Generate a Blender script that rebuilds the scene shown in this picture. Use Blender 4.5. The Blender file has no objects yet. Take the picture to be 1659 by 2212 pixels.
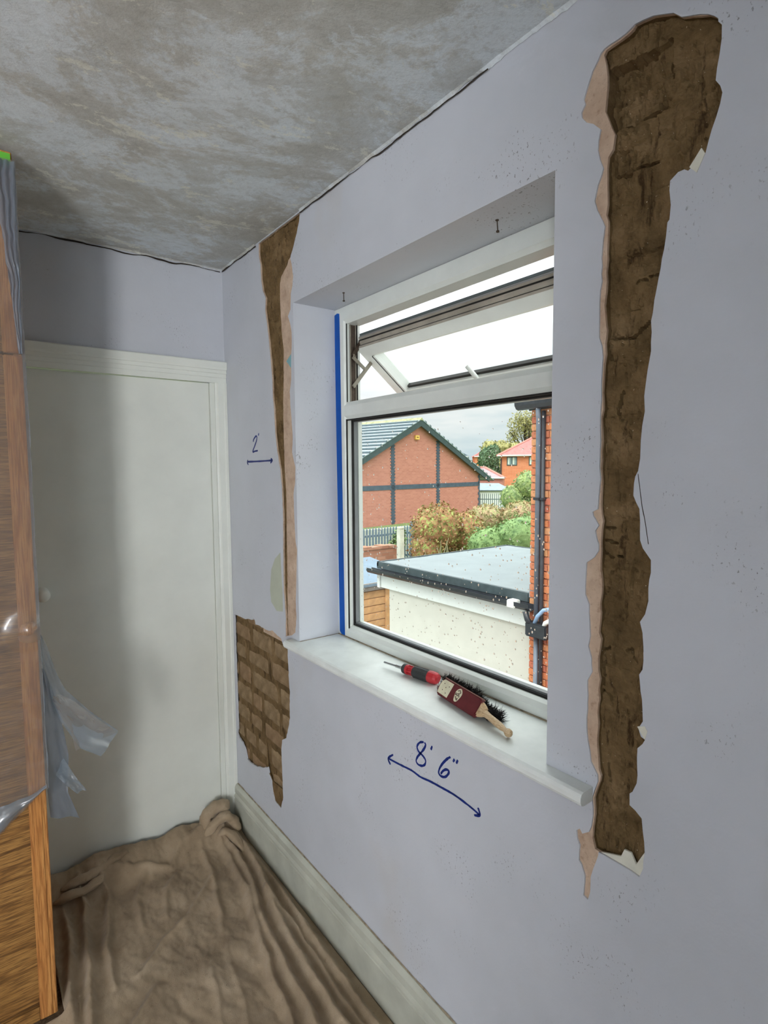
import bpy, bmesh, math, random
from mathutils import Vector, Matrix, noise
from math import sin, cos, radians as rad, pi

scene = bpy.context.scene
COL = scene.collection
random.seed(7)

# ------------------------------------------------------------------ camera
CAM = Vector((-0.9936, -2.518, 1.68))
def make_camera():
    yaw, pit, rol = rad(36.947), rad(-4.3166), rad(-0.4171)
    F = Vector((sin(yaw)*cos(pit), cos(yaw)*cos(pit), sin(pit)))
    R0 = Vector((cos(yaw), -sin(yaw), 0)); U0 = R0.cross(F)
    R = R0*cos(rol) + U0*sin(rol); U = U0*cos(rol) - R0*sin(rol)
    cd = bpy.data.cameras.new('camera'); co = bpy.data.objects.new('camera', cd); COL.objects.link(co)
    m = Matrix((R, U, -F)).transposed().to_4x4(); m.translation = CAM
    co.matrix_world = m
    cd.sensor_fit = 'VERTICAL'; cd.sensor_height = 24.0; cd.lens = 24.0*1220.75/2212.0
    cd.clip_start = 0.02; cd.clip_end = 400
    scene.camera = co
make_camera()

# ------------------------------------------------------------------ world: bright overcast sky with soft cloud
SKY_STRENGTH = 1.0
def make_world():
    w = bpy.data.worlds.new('overcast_sky'); scene.world = w; w.use_nodes = True
    nt = w.node_tree; nt.nodes.clear(); N = nt.nodes.new; L = nt.links.new
    out = N('ShaderNodeOutputWorld'); bg = N('ShaderNodeBackground'); L(bg.outputs[0], out.inputs[0])
    tc = N('ShaderNodeTexCoord'); mp = N('ShaderNodeMapping'); mp.inputs['Scale'].default_value = (1.2, 1.2, 5.5)
    L(tc.outputs['Generated'], mp.inputs[0])
    n1 = N('ShaderNodeTexNoise'); n1.inputs['Scale'].default_value = 2.6; n1.inputs['Detail'].default_value = 4
    n1.inputs['Roughness'].default_value = 0.55; n1.inputs['Distortion'].default_value = 0.0
    L(mp.outputs[0], n1.inputs['Vector'])
    r1 = N('ShaderNodeValToRGB'); e = r1.color_ramp.elements
    e[0].position = 0.36; e[0].color = (0.58, 0.73, 0.79, 1); e[1].position = 0.62; e[1].color = (0.95, 0.98, 0.98, 1)
    L(n1.outputs[0], r1.inputs[0])
    sp = N('ShaderNodeSeparateXYZ'); L(tc.outputs['Generated'], sp.inputs[0])
    r2 = N('ShaderNodeMapRange'); r2.inputs[1].default_value = 0.10; r2.inputs[2].default_value = 0.30; L(sp.outputs[2], r2.inputs[0])   # cloud closes up with height
    mx = N('ShaderNodeMixRGB'); L(r2.outputs[0], mx.inputs[0]); L(r1.outputs[0], mx.inputs[1]); mx.inputs[2].default_value = (0.95, 0.99, 1.0, 1)
    L(mx.outputs[0], bg.inputs[0])
    r3 = N('ShaderNodeMapRange'); r3.inputs[1].default_value = 0.12; r3.inputs[2].default_value = 0.95; r3.inputs[3].default_value = SKY_STRENGTH; r3.inputs[4].default_value = SKY_STRENGTH*4.4
    L(sp.outputs[2], r3.inputs[0]); L(r3.outputs[0], bg.inputs[1])      # overcast sky: zenith far brighter than the horizon
make_world()

# soft daylight through thin cloud, from behind this house
sl = bpy.data.lights.new('veiled_sun', 'SUN'); so = bpy.data.objects.new('veiled_sun', sl); COL.objects.link(so)
sl.energy = 1.5; sl.angle = rad(35); sl.color = (1.0, 0.98, 0.95)
so.rotation_euler = Vector((0.55, 0.35, -1.0)).to_track_quat('-Z', 'Y').to_euler()

# daylight of the room's second window, in the wall behind the camera
W2 = (-3.53, -2.93, 0.45, 2.30)          # x0, x1, z0, z1 of that tall window
al = bpy.data.lights.new('rear_window_daylight', 'AREA'); ao = bpy.data.objects.new('rear_window_daylight', al); COL.objects.link(ao)
al.shape = 'RECTANGLE'; al.size = W2[1]-W2[0]-0.1; al.size_y = W2[3]-W2[2]-0.1
al.energy = 51; al.color = (0.97, 0.985, 1.0); al.spread = rad(130)
ao.location = ((W2[0]+W2[1])/2, -4.56, (W2[2]+W2[3])/2); ao.rotation_euler = Vector((0.50, 0.86, 0.16)).to_track_quat('-Z', 'Y').to_euler()

# added fill light in an invented opening, unseen behind the camera
W3 = (-4.30, -3.10, 0.95, 2.25)          # y0, y1, z0, z1 of that opening
bl_ = bpy.data.lights.new('added_fill_light', 'AREA'); bo = bpy.data.objects.new('added_fill_light', bl_); COL.objects.link(bo)
bl_.shape = 'RECTANGLE'; bl_.size = W3[1]-W3[0]-0.1; bl_.size_y = W3[3]-W3[2]-0.1
bl_.energy = 490; bl_.color = (0.97, 0.985, 1.0); bl_.spread = rad(130)
bo.location = (0.16, (W3[0]+W3[1])/2, (W3[2]+W3[3])/2); bo.rotation_euler = Vector((-1.0, -0.12, 0.12)).to_track_quat('-Z', 'Y').to_euler()

scene.view_settings.view_transform = 'Standard'; scene.view_settings.look = 'None'
scene.view_settings.exposure = 0.0; scene.view_settings.gamma = 1.0; scene.view_settings.use_curve_mapping = False

cy = scene.cycles            # keep light paths short: a small pale room settles quickly
cy.max_bounces = 6; cy.diffuse_bounces = 4; cy.glossy_bounces = 3; cy.transmission_bounces = 6; cy.transparent_max_bounces = 14
cy.use_light_tree = False; cy.caustics_reflective = False; cy.caustics_refractive = False

# ------------------------------------------------------------------ materials
def srgb(r, g, b):
    f = lambda c: (c/255/12.92) if c/255 <= 0.04045 else ((c/255+0.055)/1.055)**2.4
    return (f(r), f(g), f(b), 1.0)
class Mat:
    """small wrapper round a node material"""
    def __init__(s, name, color=(0.5, 0.5, 0.5, 1), rough=0.6, spec=0.3, metal=0.0):
        s.m = bpy.data.materials.new(name); s.m.use_nodes = True; s.nt = s.m.node_tree
        s.b = s.nt.nodes['Principled BSDF']; s.out = s.nt.nodes['Material Output']
        s.b.inputs['Base Color'].default_value = color; s.b.inputs['Roughness'].default_value = rough
        s.b.inputs['Specular IOR Level'].default_value = spec; s.b.inputs['Metallic'].default_value = metal
        s.tc = s.N('ShaderNodeTexCoord')
    def N(s, t): return s.nt.nodes.new(t)
    def L(s, a, b): s.nt.links.new(a, b)
    def co(s, scale=(1, 1, 1), rot=(0, 0, 0), src='Object'):
        mp = s.N('ShaderNodeMapping'); mp.inputs['Scale'].default_value = scale; mp.inputs['Rotation'].default_value = rot
        s.L(s.tc.outputs[src], mp.inputs[0]); return mp.outputs[0]
    def noise(s, scale, detail=4, rough=0.55, dist=0.0, co=None):
        n = s.N('ShaderNodeTexNoise'); n.inputs['Scale'].default_value = scale; n.inputs['Detail'].default_value = detail
        n.inputs['Roughness'].default_value = rough; n.inputs['Distortion'].default_value = dist
        s.L(co if co is not None else s.tc.outputs['Object'], n.inputs['Vector']); return n.outputs[0]
    def ramp(s, fac, stops):
        r = s.N('ShaderNodeValToRGB'); els = r.color_ramp.elements
        while len(els) < len(stops): els.new(0.5)
        for e, (p, c) in zip(els, stops):
            e.position = p; e.color = c if len(c) == 4 else (*c, 1)
        s.L(fac, r.inputs[0]); return r.outputs[0]
    def mix(s, fac, a, b, mode='MIX'):
        m = s.N('ShaderNodeMixRGB'); m.blend_type = mode
        for i, v in enumerate((fac, a, b)):
            if isinstance(v, (int, float)): m.inputs[i].default_value = v
            elif isinstance(v, tuple): m.inputs[i].default_value = v
            else: s.L(v, m.inputs[i])
        return m.outputs[0]
    def math(s, op, a, b=None):
        m = s.N('ShaderNodeMath'); m.operation = op
        for i, v in enumerate((a, b)):
            if v is None: continue
            if isinstance(v, (int, float)): m.inputs[i].default_value = v
            else: s.L(v, m.inputs[i])
        return m.outputs[0]
    def color(s, c): s.L(c, s.b.inputs['Base Color']); return s
    def bump(s, h, strength=0.3, dist=0.005):
        b = s.N('ShaderNodeBump'); b.inputs['Strength'].default_value = strength; b.inputs['Distance'].default_value = dist
        s.L(h, b.inputs['Height']); s.L(b.outputs[0], s.b.inputs['Normal']); return s
BLK, WHT = (0, 0, 0, 1), (1, 1, 1, 1)
M = {}
def plain(name, c, rough=0.6, spec=0.3, metal=0.0, var=0.08, scale=20, bump=0.0):
    m = Mat(name, c, rough, spec, metal)
    n = m.noise(scale, 5)
    d = tuple(x*(1-var*1.6) for x in c[:3])+(1,); u = tuple(min(1, x*(1+var)) for x in c[:3])+(1,)
    m.color(m.ramp(n, [(0.3, d), (0.7, u)]))
    if bump: m.bump(n, bump, 0.003)
    M[name] = m.m; return m

def mat_paint():
    m = Mat('lavender_paint', rough=0.55, spec=0.25)
    base = m.ramp(m.noise(3.2, 3, 0.6), [(0.3, (0.530, 0.550, 0.588, 1)), (0.7, (0.578, 0.598, 0.642, 1))])
    # scuffs: fine dark specks gathered in patches
    sp = m.ramp(m.noise(150, 2, 0.7, 0.0, m.co((1, 1, 0.7))), [(0.625, BLK), (0.68, WHT)])
    pt = m.ramp(m.noise(5.0, 2, 0.6), [(0.535, BLK), (0.66, WHT)])
    c = m.mix(m.math('MULTIPLY', m.math('MULTIPLY', sp, pt), 0.75), base, (0.12, 0.11, 0.11, 1))
    st = m.ramp(m.noise(2.1, 3, 0.6, 0.0, m.co((1, 1.3, 0.8))), [(0.60, BLK), (0.75, WHT)])
    c = m.mix(m.math('MULTIPLY', st, 0.28), c, (0.52, 0.47, 0.40, 1))
    m.color(c)
    h = m.math('ADD', m.math('MULTIPLY', m.noise(55, 2, 0.6), 0.7), m.noise(7, 1))
    m.bump(h, 0.22, 0.004); M['paint'] = m.m
mat_paint()
def mat_ceiling():
    m = Mat('stripped_ceiling_plaster', rough=0.8, spec=0.15)
    co = m.co((0.9, 1.1, 1), (0, 0, rad(38)))
    n1 = m.noise(1.7, 8, 0.74, 0.35, co)                 # large worn areas with crusty edges
    n2 = m.noise(4.6, 7, 0.76, 0.2, m.co((0.8, 1.12, 1), (0, 0, rad(38))))
    n3 = m.noise(38, 4, 0.72, 0.3, co)
    n4 = m.noise(6.5, 7, 0.78, 0.1, m.co((0.8, 1.2, 1), (0, 0, rad(25))))
    c = m.ramp(n1, [(0.42, (0.479, 0.480, 0.443, 1)), (0.49, (0.567, 0.576, 0.542, 1)), (0.53, (0.654, 0.701, 0.714, 1)), (0.62, (0.695, 0.755, 0.781, 1))])
    c = m.mix(m.ramp(n2, [(0.50, BLK), (0.535, (0.42, 0.42, 0.42, 1)), (0.62, (0.62, 0.62, 0.62, 1))]), c, (0.462, 0.462, 0.418, 1))
    c = m.mix(m.ramp(n2, [(0.40, (0.6, 0.6, 0.6, 1)), (0.44, BLK)]), c, (0.730, 0.792, 0.819, 1))
    c = m.mix(m.ramp(n4, [(0.575, BLK), (0.605, (0.62, 0.62, 0.62, 1))]), c, (0.800, 0.804, 0.701, 1))      # cream flakes of old distemper
    c = m.mix(m.math('MULTIPLY', m.ramp(n3, [(0.50, BLK), (0.74, WHT)]), 0.42), c, (0.333, 0.336, 0.307, 1))
    m.color(c)
    m.bump(m.math('ADD', m.math('MULTIPLY', n2, 1.6), m.math('MULTIPLY', n3, 0.5)), 0.5, 0.006); M['ceiling'] = m.m
mat_ceiling()
def mat_masonry():
    m = Mat('bare_brown_masonry', rough=0.92, spec=0.08)
    n1 = m.noise(9, 8, 0.68, 0.4); n2 = m.noise(60, 6, 0.7)
    c = m.ramp(n1, [(0.30, srgb(82, 66, 43)), (0.5, srgb(116, 95, 65)), (0.72, srgb(142, 118, 86))])
    c = m.mix(m.ramp(n2, [(0.55, BLK), (0.75, (0.6, 0.6, 0.6, 1))]), c, srgb(80, 60, 40))
    st = m.ramp(m.noise(26, 5, 0.7, 0.6, m.co((1, 1.6, 0.35))), [(0.34, (0.85, 0.85, 0.85, 1)), (0.44, BLK)])  # dark crack streaks, painted for the relief shade that frontal light leaves out
    c = m.mix(st, c, srgb(58, 43, 27))
    c = m.mix(m.ramp(m.noise(220, 2), [(0.735, BLK), (0.76, (0.8, 0.8, 0.8, 1))]), c, srgb(215, 200, 175))
    m.color(c); m.bump(m.math('ADD', n1, m.math('MULTIPLY', n2, 0.6)), 0.7, 0.006); M['masonry'] = m.m
mat_masonry()
def mat_undercoat():
    m = Mat('pink_undercoat_plaster', rough=0.85, spec=0.12)
    n = m.noise(18, 7, 0.65)
    c = m.ramp(n, [(0.3, srgb(176, 150, 128)), (0.6, srgb(205, 181, 158)), (0.75, srgb(214, 196, 176))])
    c = m.mix(m.ramp(m.noise(90, 5, 0.7), [(0.55, BLK), (0.7, (0.5, 0.5, 0.5, 1))]), c, srgb(140, 112, 88))
    m.color(c); m.bump(n, 0.4, 0.003); M['undercoat'] = m.m
mat_undercoat()
def mat_old_brick():
    m = Mat('old_buff_brick', rough=0.92, spec=0.08)
    oi = m.N('ShaderNodeObjectInfo')
    n1 = m.noise(22, 7, 0.65)
    c = m.ramp(n1, [(0.3, srgb(118, 98, 72)), (0.7, srgb(158, 136, 106))])
    c = m.mix(m.ramp(oi.outputs['Random'], [(0.3, BLK), (0.9, (0.35, 0.35, 0.35, 1))]), c, srgb(140, 108, 84))
    m.color(c); m.bump(n1, 0.5, 0.004); M['old_brick'] = m.m
mat_old_brick()
plain('white_flake', srgb(222, 220, 205), 0.7, var=0.05, scale=40)
plain('teal_paint', srgb(128, 176, 182), 0.6, var=0.05)
plain('pale_green_paint', srgb(185, 190, 172), 0.65, var=0.04, scale=15)
plain('crack_dark', srgb(52, 44, 38), 0.9, var=0.1)
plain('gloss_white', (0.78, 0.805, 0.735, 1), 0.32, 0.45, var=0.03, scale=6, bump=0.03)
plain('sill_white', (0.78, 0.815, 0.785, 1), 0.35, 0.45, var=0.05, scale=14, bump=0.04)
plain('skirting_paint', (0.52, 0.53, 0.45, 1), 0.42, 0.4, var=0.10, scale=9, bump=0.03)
plain('upvc', (0.72, 0.755, 0.71, 1), 0.33, 0.45, var=0.03, scale=12)
plain('upvc_dirty', (0.42, 0.385, 0.32, 1), 0.5, 0.3, var=0.16, scale=9)
plain('gasket', srgb(34, 33, 32), 0.6, 0.3, var=0.2)
plain('spacer', srgb(120, 124, 126), 0.4, 0.5, var=0.05)
plain('stay_metal', srgb(150, 143, 130), 0.45, 0.5, 0.7, var=0.12)
plain('rust_metal', srgb(78, 66, 56), 0.6, 0.4, 0.4, var=0.25, scale=60)
plain('blue_tape', srgb(0, 78, 165), 0.55, 0.3, var=0.06, scale=30)
plain('marker_ink', srgb(22, 44, 120), 0.5, 0.3, var=0.15, scale=90)
plain('green_tape', srgb(98, 178, 60), 0.6, 0.25, var=0.06, scale=40)
plain('caulk', srgb(150, 138, 118), 0.8, var=0.3, scale=60)
plain('carpet', srgb(112, 92, 72), 0.95, 0.05, var=0.3, scale=120, bump=0.4)

def mat_wood(name, c0, c1, c2, axis, scale=1.0, rough=0.45):
    """grain running along 'axis'"""
    m = Mat(name, rough=rough, spec=0.35)
    s = [9*scale]*3; s['XYZ'.index(axis)] = 0.55*scale
    n = m.noise(4, 6, 0.6, 1.1, m.co(tuple(s)))
    f = [60*scale]*3; f['XYZ'.index(axis)] = 2.2*scale
    n2 = m.noise(5, 4, 0.6, 0.2, m.co(tuple(f)))
    c = m.ramp(n, [(0.32, c0), (0.46, c1), (0.56, c2), (0.66, c1)])
    c = m.mix(m.ramp(n2, [(0.42, (0.75, 0.75, 0.75, 1)), (0.54, BLK)]), c, c0)
    m.color(c); m.bump(n2, 0.15, 0.002); M[name] = m.m
mat_wood('pine_stile', srgb(140, 88, 44), srgb(184, 126, 68), srgb(194, 140, 80), 'Z', 1.0)
mat_wood('oak_panel', srgb(78, 52, 26), srgb(148, 106, 56), srgb(164, 122, 68), 'X', 1.4)
mat_wood('pale_handle', srgb(160, 128, 92), srgb(205, 178, 140), srgb(220, 196, 160), 'Y', 6.0)

def mat_plastic(name, alpha, tint, rough=0.18, diff=(0.55, 0.62, 0.70, 1), gl=0.12):
    m = bpy.data.materials.new(name); m.use_nodes = True; nt = m.node_tree; nt.nodes.clear()
    N = nt.nodes.new; L = nt.links.new
    out = N('ShaderNodeOutputMaterial'); tr = N('ShaderNodeBsdfTransparent'); tr.inputs[0].default_value = tint
    d = N('ShaderNodeBsdfDiffuse'); d.inputs[0].default_value = diff
    t = N('ShaderNodeBsdfTranslucent'); t.inputs[0].default_value = diff
    g = N('ShaderNodeBsdfGlossy'); g.inputs['Roughness'].default_value = rough; g.inputs[0].default_value = (1, 1, 1, 1)
    a = N('ShaderNodeMixShader'); a.inputs[0].default_value = 0.5; L(d.outputs[0], a.inputs[1]); L(t.outputs[0], a.inputs[2])
    fr = N('ShaderNodeLayerWeight'); fr.inputs[0].default_value = 0.35
    b = N('ShaderNodeMixShader'); L(a.outputs[0], b.inputs[1]); L(g.outputs[0], b.inputs[2]); b.inputs[0].default_value = gl
    lw = N('ShaderNodeMath'); lw.operation = 'MULTIPLY_ADD'; L(fr.outputs['Facing'], lw.inputs[0]); lw.inputs[1].default_value = 0.5; lw.inputs[2].default_value = 1-alpha
    lw.use_clamp = True
    c = N('ShaderNodeMixShader'); L(lw.outputs[0], c.inputs[0]); L(tr.outputs[0], c.inputs[1]); L(b.outputs[0], c.inputs[2])
    L(c.outputs[0], out.inputs[0]); M[name] = m
mat_plastic('film_clear', 0.60, (0.94, 0.94, 0.95, 1), diff=(0.44, 0.40, 0.36, 1), gl=0.14)
mat_plastic('film_blue', 0.56, (0.88, 0.92, 0.96, 1), diff=(0.42, 0.50, 0.58, 1))
mat_plastic('film_dense', 0.40, (0.80, 0.85, 0.92, 1), diff=(0.26, 0.31, 0.38, 1))

def mat_glass():
    m = bpy.data.materials.new('window_glass'); m.use_nodes = True; nt = m.node_tree; nt.nodes.clear()
    N = nt.nodes.new; L = nt.links.new
    out = N('ShaderNodeOutputMaterial'); tr = N('ShaderNodeBsdfTransparent'); tr.inputs[0].default_value = (0.97, 0.985, 0.975, 1)
    g = N('ShaderNodeBsdfGlossy'); g.inputs['Roughness'].default_value = 0.02
    lw = N('ShaderNodeLayerWeight'); lw.inputs[0].default_value = 0.5
    pw = N('ShaderNodeMath'); pw.operation = 'POWER'; L(lw.outputs['Facing'], pw.inputs[0]); pw.inputs[1].default_value = 5.0
    fr = N('ShaderNodeMath'); fr.operation = 'MULTIPLY_ADD'; L(pw.outputs[0], fr.inputs[0]); fr.inputs[1].default_value = 0.8; fr.inputs[2].default_value = 0.02
    c = N('ShaderNodeMixShader'); L(fr.outputs[0], c.inputs[0]); L(tr.outputs[0], c.inputs[1]); L(g.outputs[0], c.inputs[2])
    L(c.outputs[0], out.inputs[0]); M['glass'] = m
    m = bpy.data.materials.new('rain_drop'); m.use_nodes = True; nt = m.node_tree; nt.nodes.clear()
    N = nt.nodes.new; L = nt.links.new
    out = N('ShaderNodeOutputMaterial'); r = N('ShaderNodeBsdfGlass'); r.inputs['IOR'].default_value = 1.33; r.inputs['Roughness'].default_value = 0.0
    L(r.outputs[0], out.inputs[0]); M['drop'] = m
    m = bpy.data.materials.new('misted_sash_glass'); m.use_nodes = True; nt = m.node_tree; nt.nodes.clear()
    N = nt.nodes.new; L = nt.links.new
    out = N('ShaderNodeOutputMaterial'); tr = N('ShaderNodeBsdfTransparent'); tr.inputs[0].default_value = (0.93, 0.97, 0.95, 1)
    g = N('ShaderNodeBsdfTranslucent'); g.inputs[0].default_value = (0.85, 0.9, 0.88, 1)
    c = N('ShaderNodeMixShader'); c.inputs[0].default_value = 0.12; L(tr.outputs[0], c.inputs[1]); L(g.outputs[0], c.inputs[2])
    L(c.outputs[0], out.inputs[0]); M['sash_glass'] = m
mat_glass()
def mat_cloth():
    m = Mat('brown_dust_sheet', rough=0.95, spec=0.05)
    n1 = m.noise(4.5, 7, 0.62); n2 = m.noise(45, 5, 0.65)
    c = m.ramp(n1, [(0.3, srgb(132, 114, 92)), (0.52, srgb(164, 145, 120)), (0.75, srgb(184, 166, 142))])
    c = m.mix(m.ramp(n2, [(0.62, BLK), (0.8, (0.5, 0.5, 0.5, 1))]), c, srgb(92, 72, 55))
    c = m.mix(m.ramp(m.noise(140, 2), [(0.74, BLK), (0.78, WHT)]), c, srgb(70, 55, 44))
    m.color(c); m.b.inputs['Sheen Weight'].default_value = 0.15
    m.bump(m.math('ADD', n2, m.noise(300, 2)), 0.35, 0.0025); M['cloth'] = m.m
mat_cloth()

# ------------------------------------------------------------------ mesh helpers (all coordinates are world metres)
ORG = {}
class MB:
    def __init__(s): s.v = []; s.f = []
    def add(s, vs, fs):
        o = len(s.v); s.v += [tuple(v) for v in vs]; s.f += [tuple(i+o for i in f) for f in fs]; return s
    def box(s, x0, x1, y0, y1, z0, z1):
        x0, x1 = sorted((x0, x1)); y0, y1 = sorted((y0, y1)); z0, z1 = sorted((z0, z1))
        return s.add([(x0,y0,z0),(x1,y0,z0),(x1,y1,z0),(x0,y1,z0),(x0,y0,z1),(x1,y0,z1),(x1,y1,z1),(x0,y1,z1)],
                     [(0,3,2,1),(4,5,6,7),(0,1,5,4),(1,2,6,5),(2,3,7,6),(3,0,4,7)])
    def obox(s, c, ax, ay, az, hx, hy, hz):
        """oriented box: centre, unit axes, half sizes"""
        c, ax, ay, az = map(Vector, (c, ax, ay, az)); vs = []
        for k in (-1, 1):
            for i, j in ((-1,-1),(1,-1),(1,1),(-1,1)): vs.append(c+ax*hx*i+ay*hy*j+az*hz*k)
        return s.add(vs, [(0,3,2,1),(4,5,6,7),(0,1,5,4),(1,2,6,5),(2,3,7,6),(3,0,4,7)])
    def extr(s, poly, axis, a, b):
        """polygon in the two other axes (in XYZ order), extruded along axis from a to b"""
        n = len(poly); i = 'XYZ'.index(axis)
        def P(p, t):
            q = list(p); q.insert(i, t); return tuple(q)
        vs = [P(p, a) for p in poly]+[P(p, b) for p in poly]
        fs = [tuple(range(n))[::-1], tuple(range(n, 2*n))]+[(k, (k+1) % n, n+(k+1) % n, n+k) for k in range(n)]
        return s.add(vs, fs)
    def tube(s, pts, rad_, n=10, cap=True, flat=1.0, up=(0, 0, 1)):
        pts = [Vector(p) for p in pts]; m = len(pts)
        rs = rad_ if isinstance(rad_, (list, tuple)) else [rad_]*m
        vs = []; up = Vector(up)
        for k, p in enumerate(pts):
            t = (pts[min(k+1, m-1)]-pts[max(k-1, 0)]).normalized()
            a = t.cross(up)
            if a.length < 1e-4: a = t.cross(Vector((1, 0, 0)))
            a.normalize(); b = a.cross(t).normalized()
            for q in range(n):
                w = 2*pi*q/n; vs.append(p+a*cos(w)*rs[k]+b*sin(w)*rs[k]*flat)
        fs = [(k*n+q, k*n+(q+1) % n, (k+1)*n+(q+1) % n, (k+1)*n+q) for k in range(m-1) for q in range(n)]
        if cap: fs += [tuple(range(n))[::-1], tuple(range((m-1)*n, m*n))]
        return s.add(vs, fs)
    def grid(s, fn, nu, nv):
        vs = [fn(i/nu, j/nv) for j in range(nv+1) for i in range(nu+1)]
        fs = [(j*(nu+1)+i, j*(nu+1)+i+1, (j+1)*(nu+1)+i+1, (j+1)*(nu+1)+i) for j in range(nv) for i in range(nu)]
        return s.add(vs, fs)
    def build(s, name, mat, parent=None, smooth=False, origin=None, bevel=0.0, label=None, kind=None, fix=True, local=False):
        o0 = Vector(ORG[parent.name]) if parent is not None else Vector(origin or (0, 0, 0))
        me = bpy.data.meshes.new(name)
        me.from_pydata([tuple(Vector(v)-(Vector() if local else o0)) for v in s.v], [], s.f); me.update()
        if fix or bevel:
            bm = bmesh.new(); bm.from_mesh(me)
            bmesh.ops.recalc_face_normals(bm, faces=bm.faces)
            if bevel:
                ed = [e for e in bm.edges if len(e.link_faces) == 2 and e.calc_face_angle(0) > 0.6]
                bmesh.ops.bevel(bm, geom=ed, offset=bevel, segments=2, affect='EDGES', clamp_overlap=True)
            bm.to_mesh(me); bm.free()
        if smooth: me.polygons.foreach_set('use_smooth', [True]*len(me.polygons))
        me.materials.append(M[mat])
        ob = bpy.data.objects.new(name, me); COL.objects.link(ob)
        if parent is not None: ob.parent = parent
        else: ob.location = o0
        ORG[ob.name] = tuple(o0)
        if label: ob['label'] = label
        if kind: ob['kind'] = kind
        return ob
def tag(o, label, cat=None, group=None, kind=None):
    o['label'] = label
    if cat: o['category'] = cat
    if group: o['group'] = group
    if kind: o['kind'] = kind
    return o
def thing(name, loc, label, cat, group=None, kind=None):
    o = bpy.data.objects.new(name, None); COL.objects.link(o); o.location = loc; o.empty_display_size = 0.05
    ORG[o.name] = tuple(loc)
    return tag(o, label, cat, group, kind)
def part_copy(src, parent, world_loc):
    """linked copy of a piece modelled around its own origin"""
    c = src.copy(); COL.objects.link(c); c.parent = parent; c.location = Vector(world_loc)-Vector(ORG[parent.name])
    ORG[c.name] = tuple(world_loc)
    return c
def sheet_x(name, loops, x, mat, depths, parent=None, origin=None, label=None, kind=None):
    """flat sheet in plane x from an outer loop and hole loops (y,z); hole k gets a lip depths[k] deep towards +x"""
    bm = bmesh.new(); o0 = Vector(ORG[parent.name]) if parent is not None else Vector(origin or (0, 0, 0))
    allv = []; edges = []
    for lp in loops:
        vs = [bm.verts.new(Vector((x, y, z))-o0) for y, z in lp]; allv.append(vs)
        edges += [bm.edges.new((vs[i], vs[(i+1) % len(vs)])) for i in range(len(vs))]
    bmesh.ops.triangle_fill(bm, use_beauty=True, use_dissolve=False, edges=edges, normal=(1, 0, 0))
    for vs, d in zip(allv[1:], depths):
        if not d: continue
        ws = [bm.verts.new(v.co+Vector((d, 0, 0))) for v in vs]; n = len(vs)
        for i in range(n): bm.faces.new((vs[i], vs[(i+1) % n], ws[(i+1) % n], ws[i]))
    bmesh.ops.recalc_face_normals(bm, faces=bm.faces)
    me = bpy.data.meshes.new(name); bm.to_mesh(me); bm.free(); me.materials.append(M[mat])
    ob = bpy.data.objects.new(name, me); COL.objects.link(ob)
    if parent is not None: ob.parent = parent
    else: ob.location = o0
    ORG[ob.name] = tuple(o0)
    if label: ob['label'] = label
    if kind: ob['kind'] = kind
    return ob
def ragged(lp, step=0.012, amp=0.0016, seed=0):
    """subdivide an outline and roughen it"""
    rnd = random.Random(seed); out = []
    for i, p in enumerate(lp):
        q = lp[(i+1) % len(lp)]; d = math.hypot(q[0]-p[0], q[1]-p[1]); n = max(1, int(d/step))
        nx, ny = -(q[1]-p[1])/max(d, 1e-6), (q[0]-p[0])/max(d, 1e-6)
        for k in range(n):
            t = k/n; a = rnd.uniform(-amp, amp) if k else 0
            out.append((p[0]+(q[0]-p[0])*t+nx*a, p[1]+(q[1]-p[1])*t+ny*a))
    return out
def inside(p, lp):
    r = False; n = len(lp)
    for i in range(n):
        a, b = lp[i], lp[(i+1) % n]
        if (a[1] > p[1]) != (b[1] > p[1]) and p[0] < (b[0]-a[0])*(p[1]-a[1])/(b[1]-a[1])+a[0]: r = not r
    return r
def fbm(x, y, z=0.0, o=4): return noise.fractal(Vector((x, y, z)), 1.0, 2.1, o)
def sstep(a, b, x):
    t = min(1, max(0, (x-a)/(b-a))); return t*t*(3-2*t)
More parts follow.
